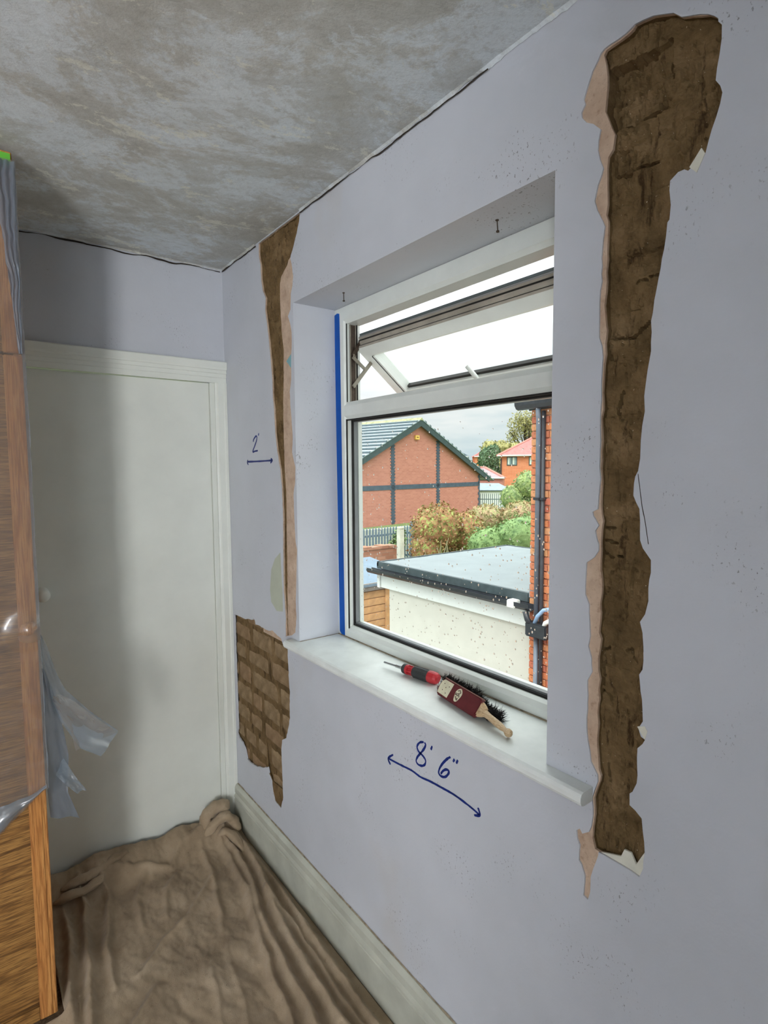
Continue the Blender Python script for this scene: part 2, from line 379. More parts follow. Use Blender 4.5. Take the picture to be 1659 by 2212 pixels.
# ------------------------------------------------------------------ measured outlines on the window wall (y, z in metres)
CHASE_R_DEEP = [(-1.9421,2.4591),(-1.9568,2.457),(-1.9759,2.453),(-1.9923,2.4452),(-2.0106,2.4363),(-2.0242,2.4217),(-2.0394,2.4146),(-2.0667,2.4001),(-2.0749,2.393),(-2.0821,2.3847),(-2.0823,2.3796),(-2.0878,2.3724),(-2.0882,2.3504),(-2.086,2.3297),(-2.0828,2.3095),(-2.0814,2.2921),(-2.0887,2.2803),(-2.0921,2.2685),(-2.0896,2.2537),(-2.0843,2.236),(-2.0779,2.2187),(-2.0734,2.2022),(-2.0698,2.1872),(-2.0575,2.1821),(-2.0462,2.172),(-2.043,2.1701),(-2.0364,2.175),(-2.0265,2.1747),(-2.0133,2.1658),(-2.0126,2.1508),(-2.0157,2.1255),(-2.0141,2.1018),(-2.0108,2.0985),(-2.0092,2.0769),(-2.0064,2.0554),(-2.0014,2.0254),(-1.9984,2.0104),(-1.9949,1.9895),(-1.9867,1.9377),(-1.9885,1.9185),(-1.9877,1.9021),(-1.9882,1.8855),(-1.9829,1.853),(-1.9799,1.827),(-1.9779,1.8079),(-1.9799,1.7811),(-1.9756,1.7547),(-1.9738,1.7279),(-1.9734,1.696),(-1.9702,1.6737),(-1.9652,1.6638),(-1.963,1.6513),(-1.9623,1.6287),(-1.9678,1.6164),(-1.9747,1.6042),(-1.9767,1.5793),(-1.9776,1.5468),(-1.9832,1.5324),(-1.9924,1.5209),(-1.9987,1.5131),(-1.9994,1.4902),(-1.9955,1.4619),(-1.9962,1.4373),(-1.9907,1.4114),(-1.9815,1.3954),(-1.9869,1.3761),(-1.9892,1.3515),(-1.9888,1.3072),(-1.9827,1.2958),(-1.9847,1.2805),(-1.9895,1.25),(-1.9922,1.2094),(-1.9839,1.1934),(-1.9892,1.1793),(-1.9973,1.176),(-1.9928,1.1662),(-1.9834,1.1543),(-1.9837,1.1185),(-1.9836,1.0857),(-1.9759,1.0656),(-1.9703,1.0597),(-1.9709,1.0367),(-1.9818,1.032),(-1.9952,1.0223),(-1.9982,0.9975),(-2.0013,0.9794),(-2.0029,0.9573),(-2.0007,0.9428),(-2.0005,0.9261),(-1.9936,0.9053),(-1.9751,0.9077),(-1.9544,0.9076),(-1.9331,0.9074),(-1.9185,0.9078),(-1.9082,0.9066),(-1.898,0.9069),(-1.8919,0.9268),(-1.8932,0.9525),(-1.8964,0.9789),(-1.8937,1.013),(-1.9006,1.0374),(-1.9058,1.0537),(-1.9074,1.0649),(-1.9027,1.0767),(-1.8988,1.1167),(-1.8994,1.1689),(-1.897,1.1921),(-1.9001,1.2206),(-1.8978,1.2403),(-1.9009,1.2618),(-1.8961,1.2807),(-1.8962,1.3046),(-1.8994,1.3257),(-1.9015,1.343),(-1.8962,1.3552),(-1.8982,1.3758),(-1.8974,1.4125),(-1.9005,1.433),(-1.8998,1.4628),(-1.8964,1.4987),(-1.8963,1.5349),(-1.8975,1.5604),(-1.9,1.5765),(-1.8968,1.5896),(-1.8951,1.6265),(-1.8959,1.6529),(-1.8932,1.6792),(-1.8949,1.7314),(-1.8928,1.7575),(-1.8945,1.8091),(-1.8937,1.84),(-1.8946,1.8629),(-1.8981,1.8955),(-1.8962,1.9161),(-1.8979,1.9259),(-1.8967,1.9539),(-1.8947,1.9745),(-1.893,1.9875),(-1.8958,2.0119),(-1.8953,2.0478),(-1.8974,2.0716),(-1.8967,2.1035),(-1.8974,2.1275),(-1.8971,2.1397),(-1.8927,2.1533),(-1.8946,2.1888),(-1.8936,2.2059),(-1.8928,2.2374),(-1.8943,2.2559),(-1.9035,2.2661),(-1.9068,2.2905),(-1.9012,2.3025),(-1.8912,2.3284),(-1.886,2.3404),(-1.8877,2.3608),(-1.8898,2.3832),(-1.8893,2.4022),(-1.8861,2.4226),(-1.8816,2.4427),(-1.8855,2.4487),(-1.8962,2.4496),(-1.912,2.4498),(-1.9273,2.4511),(-1.9373,2.4542)]
CHASE_R_OUTER = [(-1.9421,2.4591),(-1.9568,2.457),(-1.9759,2.453),(-1.9923,2.4452),(-2.0106,2.4363),(-2.0242,2.4217),(-2.0394,2.4146),(-2.0667,2.4001),(-2.0749,2.393),(-2.0821,2.3847),(-2.0823,2.3796),(-2.0878,2.3724),(-2.0882,2.3504),(-2.086,2.3297),(-2.0828,2.3095),(-2.0814,2.2921),(-2.0887,2.2803),(-2.0921,2.2685),(-2.0896,2.2537),(-2.0843,2.236),(-2.0779,2.2187),(-2.0734,2.2022),(-2.0698,2.1872),(-2.0575,2.1821),(-2.0462,2.172),(-2.043,2.1701),(-2.0364,2.175),(-2.0265,2.1747),(-2.0133,2.1658),(-2.0126,2.1508),(-2.0157,2.1255),(-2.0141,2.1018),(-2.0108,2.0985),(-2.0092,2.0769),(-2.0064,2.0554),(-2.0014,2.0254),(-1.9984,2.0104),(-1.9949,1.9895),(-1.9867,1.9377),(-1.9885,1.9185),(-1.9877,1.9021),(-1.9882,1.8855),(-1.9829,1.853),(-1.9799,1.827),(-1.9779,1.8079),(-1.9799,1.7811),(-1.9756,1.7547),(-1.9738,1.7279),(-1.9734,1.696),(-1.9702,1.6737),(-1.9652,1.6638),(-1.963,1.6513),(-1.9623,1.6287),(-1.9678,1.6164),(-1.9747,1.6042),(-1.9767,1.5793),(-1.9776,1.5468),(-1.9832,1.5324),(-1.9924,1.5209),(-1.9987,1.5131),(-1.9994,1.4902),(-1.9955,1.4619),(-1.9962,1.4373),(-1.9907,1.4114),(-1.9815,1.3954),(-1.9869,1.3761),(-1.9892,1.3515),(-1.9888,1.3072),(-1.9827,1.2958),(-1.9847,1.2805),(-1.9895,1.25),(-1.9922,1.2094),(-1.9839,1.1934),(-1.9892,1.1793),(-1.9973,1.176),(-1.9928,1.1662),(-1.9834,1.1543),(-1.9837,1.1185),(-1.9836,1.0857),(-1.9759,1.0656),(-1.9703,1.0597),(-1.9709,1.0367),(-1.9818,1.032),(-1.9952,1.0223),(-1.9982,0.9975),(-2.0013,0.9794),(-2.0029,0.9573),(-2.0007,0.9428),(-2.0005,0.9261),(-1.9936,0.9053),(-1.9751,0.9077),(-1.9544,0.9076),(-1.9331,0.9074),(-1.9185,0.9078),(-1.9082,0.9066),(-1.9076,0.8999),(-1.9041,0.8872),(-1.8971,0.8652),(-1.8918,0.8441),(-1.8914,0.8112),(-1.8865,0.7917),(-1.8762,0.7944),(-1.8771,0.8096),(-1.8784,0.8396),(-1.8701,0.8585),(-1.864,0.8641),(-1.8653,0.8978),(-1.8591,0.909),(-1.8567,0.9261),(-1.8645,0.9338),(-1.8706,0.9261),(-1.8859,0.9379),(-1.8906,0.9511),(-1.8938,0.9776),(-1.8907,1.0115),(-1.8977,1.036),(-1.9029,1.0524),(-1.9018,1.0659),(-1.8863,1.0871),(-1.879,1.1263),(-1.8749,1.1739),(-1.8764,1.1919),(-1.875,1.2523),(-1.8848,1.2724),(-1.8826,1.3009),(-1.8753,1.323),(-1.8794,1.3445),(-1.8784,1.3545),(-1.8753,1.4083),(-1.8662,1.4271),(-1.8666,1.4611),(-1.8678,1.4917),(-1.8843,1.5038),(-1.8938,1.5182),(-1.8938,1.5307),(-1.8892,1.541),(-1.8858,1.5568),(-1.8929,1.5681),(-1.8878,1.5757),(-1.8807,1.5859),(-1.879,1.5939),(-1.8901,1.5998),(-1.8916,1.6264),(-1.8934,1.6476),(-1.8946,1.6581),(-1.8917,1.6818),(-1.8931,1.7315),(-1.8914,1.7576),(-1.8927,1.8093),(-1.892,1.8402),(-1.8926,1.8632),(-1.8939,1.8911),(-1.8914,1.9119),(-1.8853,1.9283),(-1.885,1.964),(-1.8844,1.9894),(-1.8853,2.0145),(-1.8849,2.0135),(-1.8887,2.0324),(-1.8868,2.0747),(-1.8889,2.106),(-1.8924,2.1316),(-1.8874,2.143),(-1.8757,2.1666),(-1.8696,2.186),(-1.876,2.2128),(-1.8832,2.2269),(-1.8865,2.2388),(-1.8791,2.2575),(-1.8745,2.2763),(-1.8755,2.2927),(-1.8793,2.3114),(-1.8635,2.3284),(-1.849,2.3376),(-1.8386,2.3511),(-1.8375,2.3614),(-1.8454,2.3722),(-1.8422,2.3835),(-1.8504,2.4036),(-1.8599,2.425),(-1.8707,2.4381),(-1.8768,2.4477),(-1.8841,2.4513),(-1.8948,2.4522),(-1.9106,2.4521),(-1.926,2.4534),(-1.936,2.4565)]
CHASE_L_DEEP = [(-0.7251,2.5751),(-0.7231,2.5661),(-0.7179,2.5423),(-0.6996,2.5089),(-0.6766,2.4763),(-0.6506,2.4477),(-0.6276,2.4381),(-0.6179,2.4244),(-0.5923,2.4108),(-0.568,2.3964),(-0.5573,2.3738),(-0.555,2.3233),(-0.556,2.2846),(-0.5606,2.2365),(-0.5634,2.193),(-0.5711,2.1529),(-0.5766,2.1262),(-0.5718,2.0623),(-0.5717,2.019),(-0.563,1.9329),(-0.562,1.8452),(-0.5628,1.7568),(-0.5626,1.7802),(-0.5655,1.6779),(-0.5737,1.596),(-0.5712,1.4719),(-0.5696,1.3327),(-0.5664,1.1917),(-0.5648,1.085),(-0.5719,1.0403),(-0.5472,1.0295),(-0.5481,1.1172),(-0.5372,1.2151),(-0.539,1.3571),(-0.5439,1.4978),(-0.5398,1.6089),(-0.5281,1.685),(-0.508,1.7477),(-0.4914,1.8248),(-0.4915,1.8271),(-0.4858,1.9179),(-0.4778,1.9637),(-0.476,2.0314),(-0.4687,2.0907),(-0.4612,2.1457),(-0.4532,2.1919),(-0.4406,2.2526),(-0.4278,2.3091),(-0.4354,2.352),(-0.4106,2.385),(-0.3971,2.4334),(-0.3947,2.4879),(-0.3809,2.5323),(-0.3831,2.572),(-0.3998,2.5801),(-0.4322,2.5874),(-0.4939,2.5868),(-0.562,2.5768),(-0.609,2.5775),(-0.6364,2.5783),(-0.6806,2.5758)]
CHASE_L_OUTER = [(-0.7251,2.5751),(-0.7231,2.5661),(-0.7179,2.5423),(-0.6996,2.5089),(-0.6766,2.4763),(-0.6524,2.4472),(-0.6483,2.4362),(-0.6604,2.4042),(-0.667,2.3698),(-0.6604,2.3389),(-0.6468,2.3136),(-0.6428,2.2608),(-0.6219,2.2404),(-0.6371,2.2121),(-0.6474,2.1768),(-0.6466,2.1352),(-0.6416,2.1026),(-0.6377,2.0105),(-0.6241,1.9697),(-0.6266,1.9182),(-0.6338,1.8706),(-0.6389,1.8188),(-0.6436,1.7543),(-0.6438,1.8229),(-0.6335,1.7442),(-0.6566,1.6909),(-0.6531,1.638),(-0.6385,1.5911),(-0.6407,1.504),(-0.6482,1.4102),(-0.6569,1.3842),(-0.6484,1.2746),(-0.6391,1.184),(-0.6424,1.1226),(-0.6315,1.0647),(-0.6048,1.048),(-0.5472,1.0295),(-0.5481,1.1172),(-0.5372,1.2151),(-0.539,1.3571),(-0.5439,1.4978),(-0.5398,1.6089),(-0.5281,1.685),(-0.508,1.7477),(-0.4914,1.8248),(-0.4915,1.8271),(-0.4858,1.9179),(-0.4778,1.9637),(-0.476,2.0314),(-0.4687,2.0907),(-0.4612,2.1457),(-0.4532,2.1919),(-0.4406,2.2526),(-0.4278,2.3091),(-0.4354,2.352),(-0.4106,2.385),(-0.3971,2.4334),(-0.3947,2.4879),(-0.3809,2.5323),(-0.3831,2.572),(-0.3998,2.5801),(-0.4322,2.5874),(-0.4939,2.5868),(-0.562,2.5768),(-0.609,2.5775),(-0.6364,2.5783),(-0.6806,2.5758)]
PATCH = [(-0.0362,1.0155),(-0.0584,1.0151),(-0.1164,1.0173),(-0.163,1.0175),(-0.2089,1.0271),(-0.2424,1.0319),(-0.2484,1.0424),(-0.264,1.0318),(-0.2685,1.0167),(-0.3163,1.0204),(-0.3573,1.0182),(-0.3972,1.0184),(-0.4366,1.0274),(-0.4648,1.0208),(-0.5106,1.0124),(-0.5234,0.9944),(-0.5633,0.9896),(-0.5656,0.9422),(-0.5684,0.9053),(-0.5707,0.8557),(-0.5777,0.8159),(-0.5723,0.751),(-0.5732,0.709),(-0.5532,0.6548),(-0.5381,0.6147),(-0.5006,0.5914),(-0.4893,0.5474),(-0.4827,0.5049),(-0.448,0.4747),(-0.3873,0.4352),(-0.3025,0.3894),(-0.2365,0.368),(-0.1681,0.3584),(-0.1392,0.3611),(-0.1236,0.3945),(-0.0894,0.4209),(-0.0471,0.4297),(-0.0319,0.4442),(-0.0435,0.469),(-0.0404,0.5693),(-0.0385,0.6696),(-0.0366,0.7694),(-0.0352,0.8938)]
DRIP = [(-0.3612,0.418),(-0.3698,0.3884),(-0.3941,0.3716),(-0.4019,0.3293),(-0.42,0.2966),(-0.4775,0.2906),(-0.4988,0.348),(-0.4973,0.4183),(-0.4951,0.4704),(-0.4891,0.5032),(-0.4596,0.4765),(-0.3922,0.4332)]
TWO = [[(-0.2918,1.7986),(-0.2996,1.8094),(-0.3216,1.8209),(-0.3301,1.8154),(-0.324,1.8009),(-0.305,1.7794),(-0.2857,1.7576),(-0.3092,1.7592),(-0.3357,1.7606)],[(-0.3502,1.8312),(-0.3444,1.8212)],[(-0.2279,1.7164),(-0.3507,1.7168),(-0.4672,1.7185)],[(-0.2358,1.724),(-0.2277,1.7141),(-0.2383,1.7033)],[(-0.4548,1.7258),(-0.4688,1.7185),(-0.4506,1.7081)]]
EIGHT = [[(-1.3731,0.9262),(-1.3589,0.9203),(-1.3483,0.9099),(-1.3444,0.9003),(-1.3501,0.8912),(-1.3611,0.8876),(-1.3753,0.8823),(-1.3809,0.8734),(-1.3752,0.8614),(-1.361,0.8533),(-1.3466,0.8523),(-1.3403,0.8595),(-1.3467,0.8736),(-1.3611,0.8909),(-1.3754,0.9095),(-1.381,0.9229),(-1.3754,0.9255)],[(-1.4081,0.929),(-1.4022,0.9159)],[(-1.4797,0.9279),(-1.467,0.9175),(-1.4498,0.8979),(-1.4376,0.8787),(-1.4341,0.8647),(-1.4433,0.8595),(-1.4594,0.8648),(-1.4714,0.8787),(-1.4726,0.8872),(-1.4628,0.8866),(-1.4507,0.8773),(-1.442,0.8651)],[(-1.4947,0.9282),(-1.4889,0.9185)],[(-1.507,0.9312),(-1.5005,0.9192)],[(-1.2096,0.8114),(-1.2662,0.816),(-1.3199,0.8216),(-1.3584,0.8196),(-1.3994,0.8251),(-1.4427,0.8284),(-1.495,0.8313),(-1.5514,0.8272),(-1.5837,0.8217)],[(-1.2347,0.8333),(-1.2096,0.8114),(-1.221,0.7967)],[(-1.5782,0.8383),(-1.5843,0.8216),(-1.5651,0.8118)]]
CRACKS = [[(-2.0013,2.4069),(-2.0014,2.3809),(-1.9984,2.3695),(-2.0031,2.3496),(-2.0029,2.3323),(-1.9977,2.3175)],[(-1.9026,2.3015),(-1.9453,2.3015),(-1.982,2.2965),(-1.9981,2.3019)],[(-1.8937,2.2816),(-1.8958,2.2542),(-1.9061,2.2188),(-1.9325,2.2153),(-1.9577,2.2155),(-1.982,2.2157)],[(-1.8781,2.4136),(-1.9168,2.4139),(-1.9472,2.4132),(-1.974,2.406)],[(-1.9006,2.3309),(-1.9013,2.3021)],[(-1.9482,2.0157),(-1.9582,2.0214),(-1.9781,2.0197),(-1.9902,2.0211)],[(-1.9021,1.9252),(-1.9325,1.9196),(-1.9587,1.9246),(-1.976,1.9405)],[(-1.8996,1.9129),(-1.8996,1.8873),(-1.917,1.8858)],[(-1.9282,1.8248),(-1.9208,1.7924),(-1.9215,1.7667)],[(-1.8891,1.5719),(-1.9025,1.5621),(-1.9196,1.5661)],[(-1.8974,1.5348),(-1.9204,1.5357)],[(-1.8918,1.5207),(-1.9068,1.5062),(-1.9323,1.5092)],[(-1.8902,1.3365),(-1.8981,1.3179),(-1.9141,1.3288)],[(-1.949,1.3309),(-1.959,1.3335),(-1.9646,1.3121)],[(-1.8908,1.2332),(-1.9128,1.2367),(-1.9186,1.2215)],[(-1.9145,1.096),(-1.9191,1.0562)],[(-1.904,1.299),(-1.9015,1.2504)],[(-1.9382,0.9435),(-1.9369,0.9253)]]
PATCH_DRIP = [(-0.0362,1.0155),(-0.0584,1.0151),(-0.1164,1.0173),(-0.163,1.0175),(-0.2089,1.0271),(-0.2424,1.0319),(-0.2484,1.0424),(-0.264,1.0318),(-0.2685,1.0167),(-0.3163,1.0204),(-0.3573,1.0182),(-0.3972,1.0184),(-0.4366,1.0274),(-0.4648,1.0208),(-0.5106,1.0124),(-0.5234,0.9944),(-0.5633,0.9896),(-0.5656,0.9422),(-0.5684,0.9053),(-0.5707,0.8557),(-0.5777,0.8159),(-0.5723,0.751),(-0.5732,0.709),(-0.5532,0.6548),(-0.5381,0.6147),(-0.5006,0.5914),(-0.4912,0.5482),(-0.492,0.5044),(-0.4951,0.4704),(-0.4973,0.4183),(-0.4988,0.348),(-0.4775,0.2906),(-0.42,0.2966),(-0.4019,0.3293),(-0.3941,0.3716),(-0.3698,0.3884),(-0.358,0.4166),(-0.3025,0.3894),(-0.2365,0.368),(-0.1681,0.3584),(-0.1392,0.3611),(-0.1236,0.3945),(-0.0894,0.4209),(-0.0471,0.4297),(-0.0319,0.4442),(-0.0435,0.469),(-0.0404,0.5693),(-0.0385,0.6696),(-0.0366,0.7694),(-0.0352,0.8938)]

RECESS = [(-1.8781,2.416),(-1.9168,2.4163),(-1.9788,2.4044),(-1.9994,2.4079),(-2.0028,2.3584),(-2.0018,2.3307),(-1.9966,2.3136),(-1.9453,2.3026),(-1.9026,2.3015),(-1.8843,2.3315),(-1.8751,2.3696)]
INSET = [(-1.8844,2.4142),(-1.9723,2.4089),(-1.9643,2.3561),(-1.8969,2.3457)]
H = 2.576                                   # ceiling height
RY0, RY1, RZ0, RZ1 = -1.7795, -0.663, 1.020, 2.279   # window opening in the wall
RX0, RXB = -4.0, -4.6                       # far side wall (x) and rear wall (y)
FX = 0.175                                  # inner face of the window frame

# ================================================================== SETTING
def build_floor_ceiling():
    tag(MB().box(RX0, 0.3, RXB, 0.12, -0.08, 0).build('floor', 'carpet'), 'dark brown carpeted floor under the dust sheet', kind='structure')
    c = MB()
    c.box(RX0-0.2, 0.3, RXB-0.2, 0.2, H, H+0.15)
    ce = tag(c.build('ceiling', 'ceiling'), 'grey mottled ceiling stripped back to old distemper and plaster', kind='structure')
    # ragged plaster edge left along the two wall junctions
    def lip(axis, a, b, seed, name, skip=None):
        m = MB(); rnd = random.Random(seed); n = int(abs(b-a)/0.012); top = []; bot = []
        for i in range(n+1):
            t = a+(b-a)*i/n
            d = 0.004+0.006*max(-0.5, fbm(t*12, seed))+0.003*rnd.random()
            p = 0.003+0.002*fbm(t*14, seed+5)
            if axis == 'Y': top.append((-p-0.006, t, H+0.001)); bot.append((-p*0.5, t, H-d))
            else: top.append((t, -p-0.006, H+0.001)); bot.append((t, -p*0.5, H-d))
        vs = top+bot+[(0.002, q[1], q[2]+0.003) if axis == 'Y' else (q[0], 0.002, q[2]+0.003) for q in bot]
        k = n+1
        m.add(vs, [(i, i+1, k+i+1, k+i) for i in range(n)]+[(k+i, k+i+1, 2*k+i+1, 2*k+i) for i in range(n)])
        m.build(name, 'ceiling', ce)
    lip('Y', -0.003, -0.36, 3, 'plaster_edge'); lip('Y', -0.73, -3.2, 11, 'plaster_edge'); lip('X', -0.003, -1.4, 5, 'plaster_edge')
    # open crack lines at the joints
    for axis, a, b, sd in (('Y', -0.01, -0.37, 2), ('Y', -0.73, -1.6, 4), ('X', -0.01, -0.82, 6)):
        m = MB(); n = int(abs(b-a)/0.01); vs = []
        for i in range(n+1):
            t = a+(b-a)*i/n; z = H-0.011+0.006*fbm(t*11, sd); w = max(0.0006, 0.0022+0.003*fbm(t*6, sd+9))
            for dz in (-w, w): vs.append((-0.0045, t, z+dz) if axis == 'Y' else (t, -0.0045, z+dz))
        m.add(vs, [(2*i, 2*i+2, 2*i+3, 2*i+1) for i in range(n)])
        m.build('joint_crack', 'crack_dark', ce, fix=False)
build_floor_ceiling()

def lip_of(lp, seed, amp, x0, x1, parent):
    """broken brown edge between the undercoat and the masonry"""
    r = ragged(lp, 0.014, amp, seed); n = len(r); m = MB()
    m.add([(x0, y, z) for y, z in r]+[(x1, y, z) for y, z in r], [(k, (k+1) % n, n+(k+1) % n, n+k) for k in range(n)])
    m.build('broken_edge', 'masonry', parent, fix=False)
def clampz(lp): return [(y, min(z, H-0.004)) for y, z in lp]
def build_wall_right():
    outer = [(RXB, 0), (0, 0), (0, H), (RXB, H)]
    win = [(RY0, RZ0), (RY1, RZ0), (RY1, RZ1), (RY0, RZ1)]
    cr = ragged(CHASE_R_OUTER, 0.014, 0.0012, 1); cl = ragged(clampz(CHASE_L_OUTER), 0.014, 0.0012, 2)
    pt = ragged(PATCH_DRIP, 0.012, 0.0020, 3)
    w = sheet_x('wall_right', [outer, win, [(W3[0], W3[2]), (W3[1], W3[2]), (W3[1], W3[3]), (W3[0], W3[3])], cr, cl, pt], 0.0, 'paint', [FX+0.004, 0.2, 0.0035, 0.0035, 0.006])
    tag(w, 'lavender painted window wall with two hacked-out chases and a bare brick patch', kind='structure')
    # exposed undercoat layer, 3 mm below the paint skim, itself broken through to the masonry
    def bbox(lp, m=0.03): 
        ys = [p[0] for p in lp]; zs = [p[1] for p in lp]
        y0, y1, z0, z1 = min(ys)-m, max(ys)+m, min(zs)-m, min(H+0.02, max(zs)+m)
        return [(y0, z0), (y1, z0), (y1, z1), (y0, z1)]
    bl = bbox(CHASE_L_OUTER); bl = [(min(y, -0.33) if y > -0.5 else y, z) for y, z in bl]
    # keep the left undercoat off the window opening
    bl = [(-0.34, 1.00), (-0.34, H+0.02), (-0.76, H+0.02), (-0.76, RZ1+0.012), (-0.660, RZ1+0.012), (-0.660, 1.00)]
    sheet_x('undercoat_layer', [bbox(CHASE_R_OUTER), ragged(CHASE_R_DEEP, 0.014, 0.0018, 5)], 0.0035, 'undercoat', [0.006], w, label='pink undercoat plaster around the right chase')
    lip_of(CHASE_R_DEEP, 5, 0.0018, 0.0095, 0.034, w)
    sheet_x('undercoat_layer', [bl, ragged(clampz(CHASE_L_DEEP), 0.014, 0.0012, 6)], 0.0035, 'undercoat', [0.006], w, label='pink undercoat plaster beside the window reveal')
    lip_of(clampz(CHASE_L_DEEP), 6, 0.0012, 0.0095, 0.026, w)
    # rough masonry at the bottom of the chases
    def masonry(lp, base, course, off, extra=None, label=None, amp=0.006):
        ys = [p[0] for p in lp]; zs = [p[1] for p in lp]; m = 0.015
        y0, y1, z0, z1 = min(ys)-m, max(ys)+m, min(zs)-m, min(max(zs)+m, H)
        nu, nv = int((y1-y0)/0.0032), int((z1-z0)/0.0032)
        def fn(u, v):
            y = y0+(y1-y0)*u; z = z0+(z1-z0)*v
            x = base+amp*fbm(y*22, z*16, 1)+0.003*fbm(y*85, z*85, 2)
            row = math.floor((z+0.006*fbm(y*20, z*9, 7)-off)/course); fr = (z+0.006*fbm(y*20, z*9, 7)-off)/course-row
            x += 0.003*noise.noise(Vector((row*3.7, 0.5, 0.2)))
            if min(fr, 1-fr)*course < 0.0035 and fbm(y*30, row*2.0, 4) > 0.15: x += 0.003
            # vertical hacked grooves
            g = abs(fbm(y*34+0.3*fbm(y*9, z*9), z*3.5, 9)); x += 0.006*max(0, 0.05-g)/0.05
            if extra: x += extra(y, z)
            return (max(0.006, x), y, z)
        m_ = MB().grid(fn, nu, nv)
        def near(f):
            c = [sum(m_.v[i][k] for i in f)/4 for k in (1, 2)]
            return any(inside((c[0]+a, c[1]+b), lp) for a, b in ((0, 0), (.010, 0), (-.010, 0), (0, .010), (0, -.010)))
        m_.f = [f for f in m_.f if near(f)]
        m_.build('bare_masonry', 'masonry', w, smooth=False, fix=False, label=label)
    def rec(y, z):
        y += 0.004*fbm(y*40, z*40, 3); z += 0.004*fbm(y*40, z*40, 13)
        d = 0.0
        if inside((y, z), RECESS): d = 0.012
        if inside((y, z), INSET): d = 0.024
        for c in CRACKS:
            for a, b in zip(c, c[1:]):
                ux, uz = b[0]-a[0], b[1]-a[1]; t = max(0, min(1, ((y-a[0])*ux+(z-a[1])*uz)/(ux*ux+uz*uz)))
                if math.hypot(y-a[0]-ux*t, z-a[1]-uz*t) < 0.0015+0.0007*fbm(y*60, z*60, 2): return d+0.012
        return d
    masonry(CHASE_R_DEEP, 0.017, 0.097, 0.03, rec, 'rough brown masonry at the bottom of the right chase')
    masonry(clampz(CHASE_L_DEEP), 0.014, 0.097, 0.02, None, 'rough brown masonry in the narrow left chase', 0.007)
    # shallow drip of brown backing plaster below the brick patch
    MB().extr([(-0.345, 0.515), (-0.345, 0.27), (-0.515, 0.27), (-0.515, 0.375), (-0.48, 0.377), (-0.40, 0.372), (-0.36, 0.40)], 'X', 0.0028, 0.006).build('backing_plaster', 'masonry', w)
    # old bricks showing in the patch beside the door
    mort = MB().grid(lambda u, v: (0.0122+0.0016*fbm(u*14, v*18), -0.64+0.64*u, 0.30+0.77*v), 110, 130).build('mortar', 'masonry', w, fix=False)
    rnd = random.Random(5); meshes = {}
    def brick(L):
        hx, hy, hz = 0.012, L/2-0.006, 0.042
        m = MB(); nu, nv = 8, 4
        # cushion-fronted worn brick: front face grid plus sides
        def fn(u, v):
            y = (u-.5)*2*hy; z = (v-.5)*2*hz; e = min(1-abs(2*u-1), 1.0)*2*hy/2; f = min(1-abs(2*v-1), 1.0)*hz
            k = min(e, f); r = 0.004*max(0, 1-k/0.008)
            return (-hx/2+r+0.0015*fbm(y*50, z*50, L*9)+(0.0045 if k < 1e-6 else 0), y, z)
        m.grid(fn, nu, nv)

        ring = [i for i in range(nu+1)]+[j*(nu+1)+nu for j in range(1, nv+1)]+[nv*(nu+1)+i for i in range(nu-1, -1, -1)]+[j*(nu+1) for j in range(nv-1, 0, -1)]
        o = len(m.v)
        m.v += [(hx/2, m.v[i][1], m.v[i][2]) for i in ring]; n = len(ring)
        m.f += [(ring[i], ring[(i+1) % n], o+(i+1) % n, o+i) for i in range(n)]
        return m
    rows = [(0.371, [-0.03, -0.155, -0.36, -0.60]), (0.468, [0.0, -0.10, -0.235, -0.36, -0.60]), (0.565, [0.0, -0.165, -0.30, -0.52, -0.64]),
            (0.662, [0.0, -0.195, -0.30, -0.47, -0.62]), (0.758, [0.0, -0.05, -0.19, -0.46, -0.62]), (0.852, [0.0, -0.145, -0.385, -0.62]), (0.948, [0.0, -0.20, -0.41, -0.62]), (1.040, [0.0, -0.14, -0.37, -0.60])]
    protos = {}
    for z, js in rows:
        for a, b in zip(js, js[1:]):
            L = round(a-b, 3)
            x = 0.0138+rnd.uniform(-0.002, 0.002)
            if L not in protos:
                o = brick(L).build('brick', 'old_brick', w); o.location = Vector((x, (a+b)/2, z)); protos[L] = o
            else: part_copy(protos[L], w, (x, (a+b)/2, z))
    # plaster flakes hanging at the broken edges, patches of older paint and a hairline crack
    def flake(lp, mat, x=-0.001, t=0.003, name='plaster_flake'):
        MB().extr(lp, 'X', x, x+t).build(name, mat, w)
    flake([(-2.0633,2.1974),(-2.0694,2.1864),(-2.0572,2.1612),(-2.045,2.1746)], 'white_flake')
    flake([(-1.9822,1.196),(-1.9966,1.2014),(-2.0016,1.1936),(-1.9973,1.176)], 'white_flake')
    flake([(-1.9112,0.9072),(-1.9331,0.9074),(-1.9544,0.9076),(-1.9751,0.9077),(-1.9936,0.9053),(-2.0005,0.9261),(-2.0003,0.9558),(-1.9847,0.9235),(-1.9742,0.941),(-1.9605,0.9401),(-1.954,0.9228)], 'white_flake', 0.004, 0.004)
    flake([(-0.639,2.1051),(-0.5964,2.0823),(-0.6145,2.0689),(-0.6278,2.0563),(-0.6395,2.0525)], 'teal_paint', 0.0026, 0.001, 'old_paint_patch')
    flake([(-0.5206,1.3586),(-0.472,1.3277),(-0.4371,1.2794),(-0.4213,1.1957),(-0.4304,1.1453),(-0.4778,1.1175),(-0.5320,1.1255),(-0.5300,1.2145)], 'pale_green_paint', -0.0006, 0.0008, 'old_paint_patch')
    ribbon([[(-1.9703,1.6688),(-1.975,1.6391),(-1.9797,1.6094),(-1.9855,1.5849),(-1.99,1.5605),(-1.9936,1.5409)]], 0.0009, -0.0003).build('hairline_crack', 'crack_dark', w, fix=False)
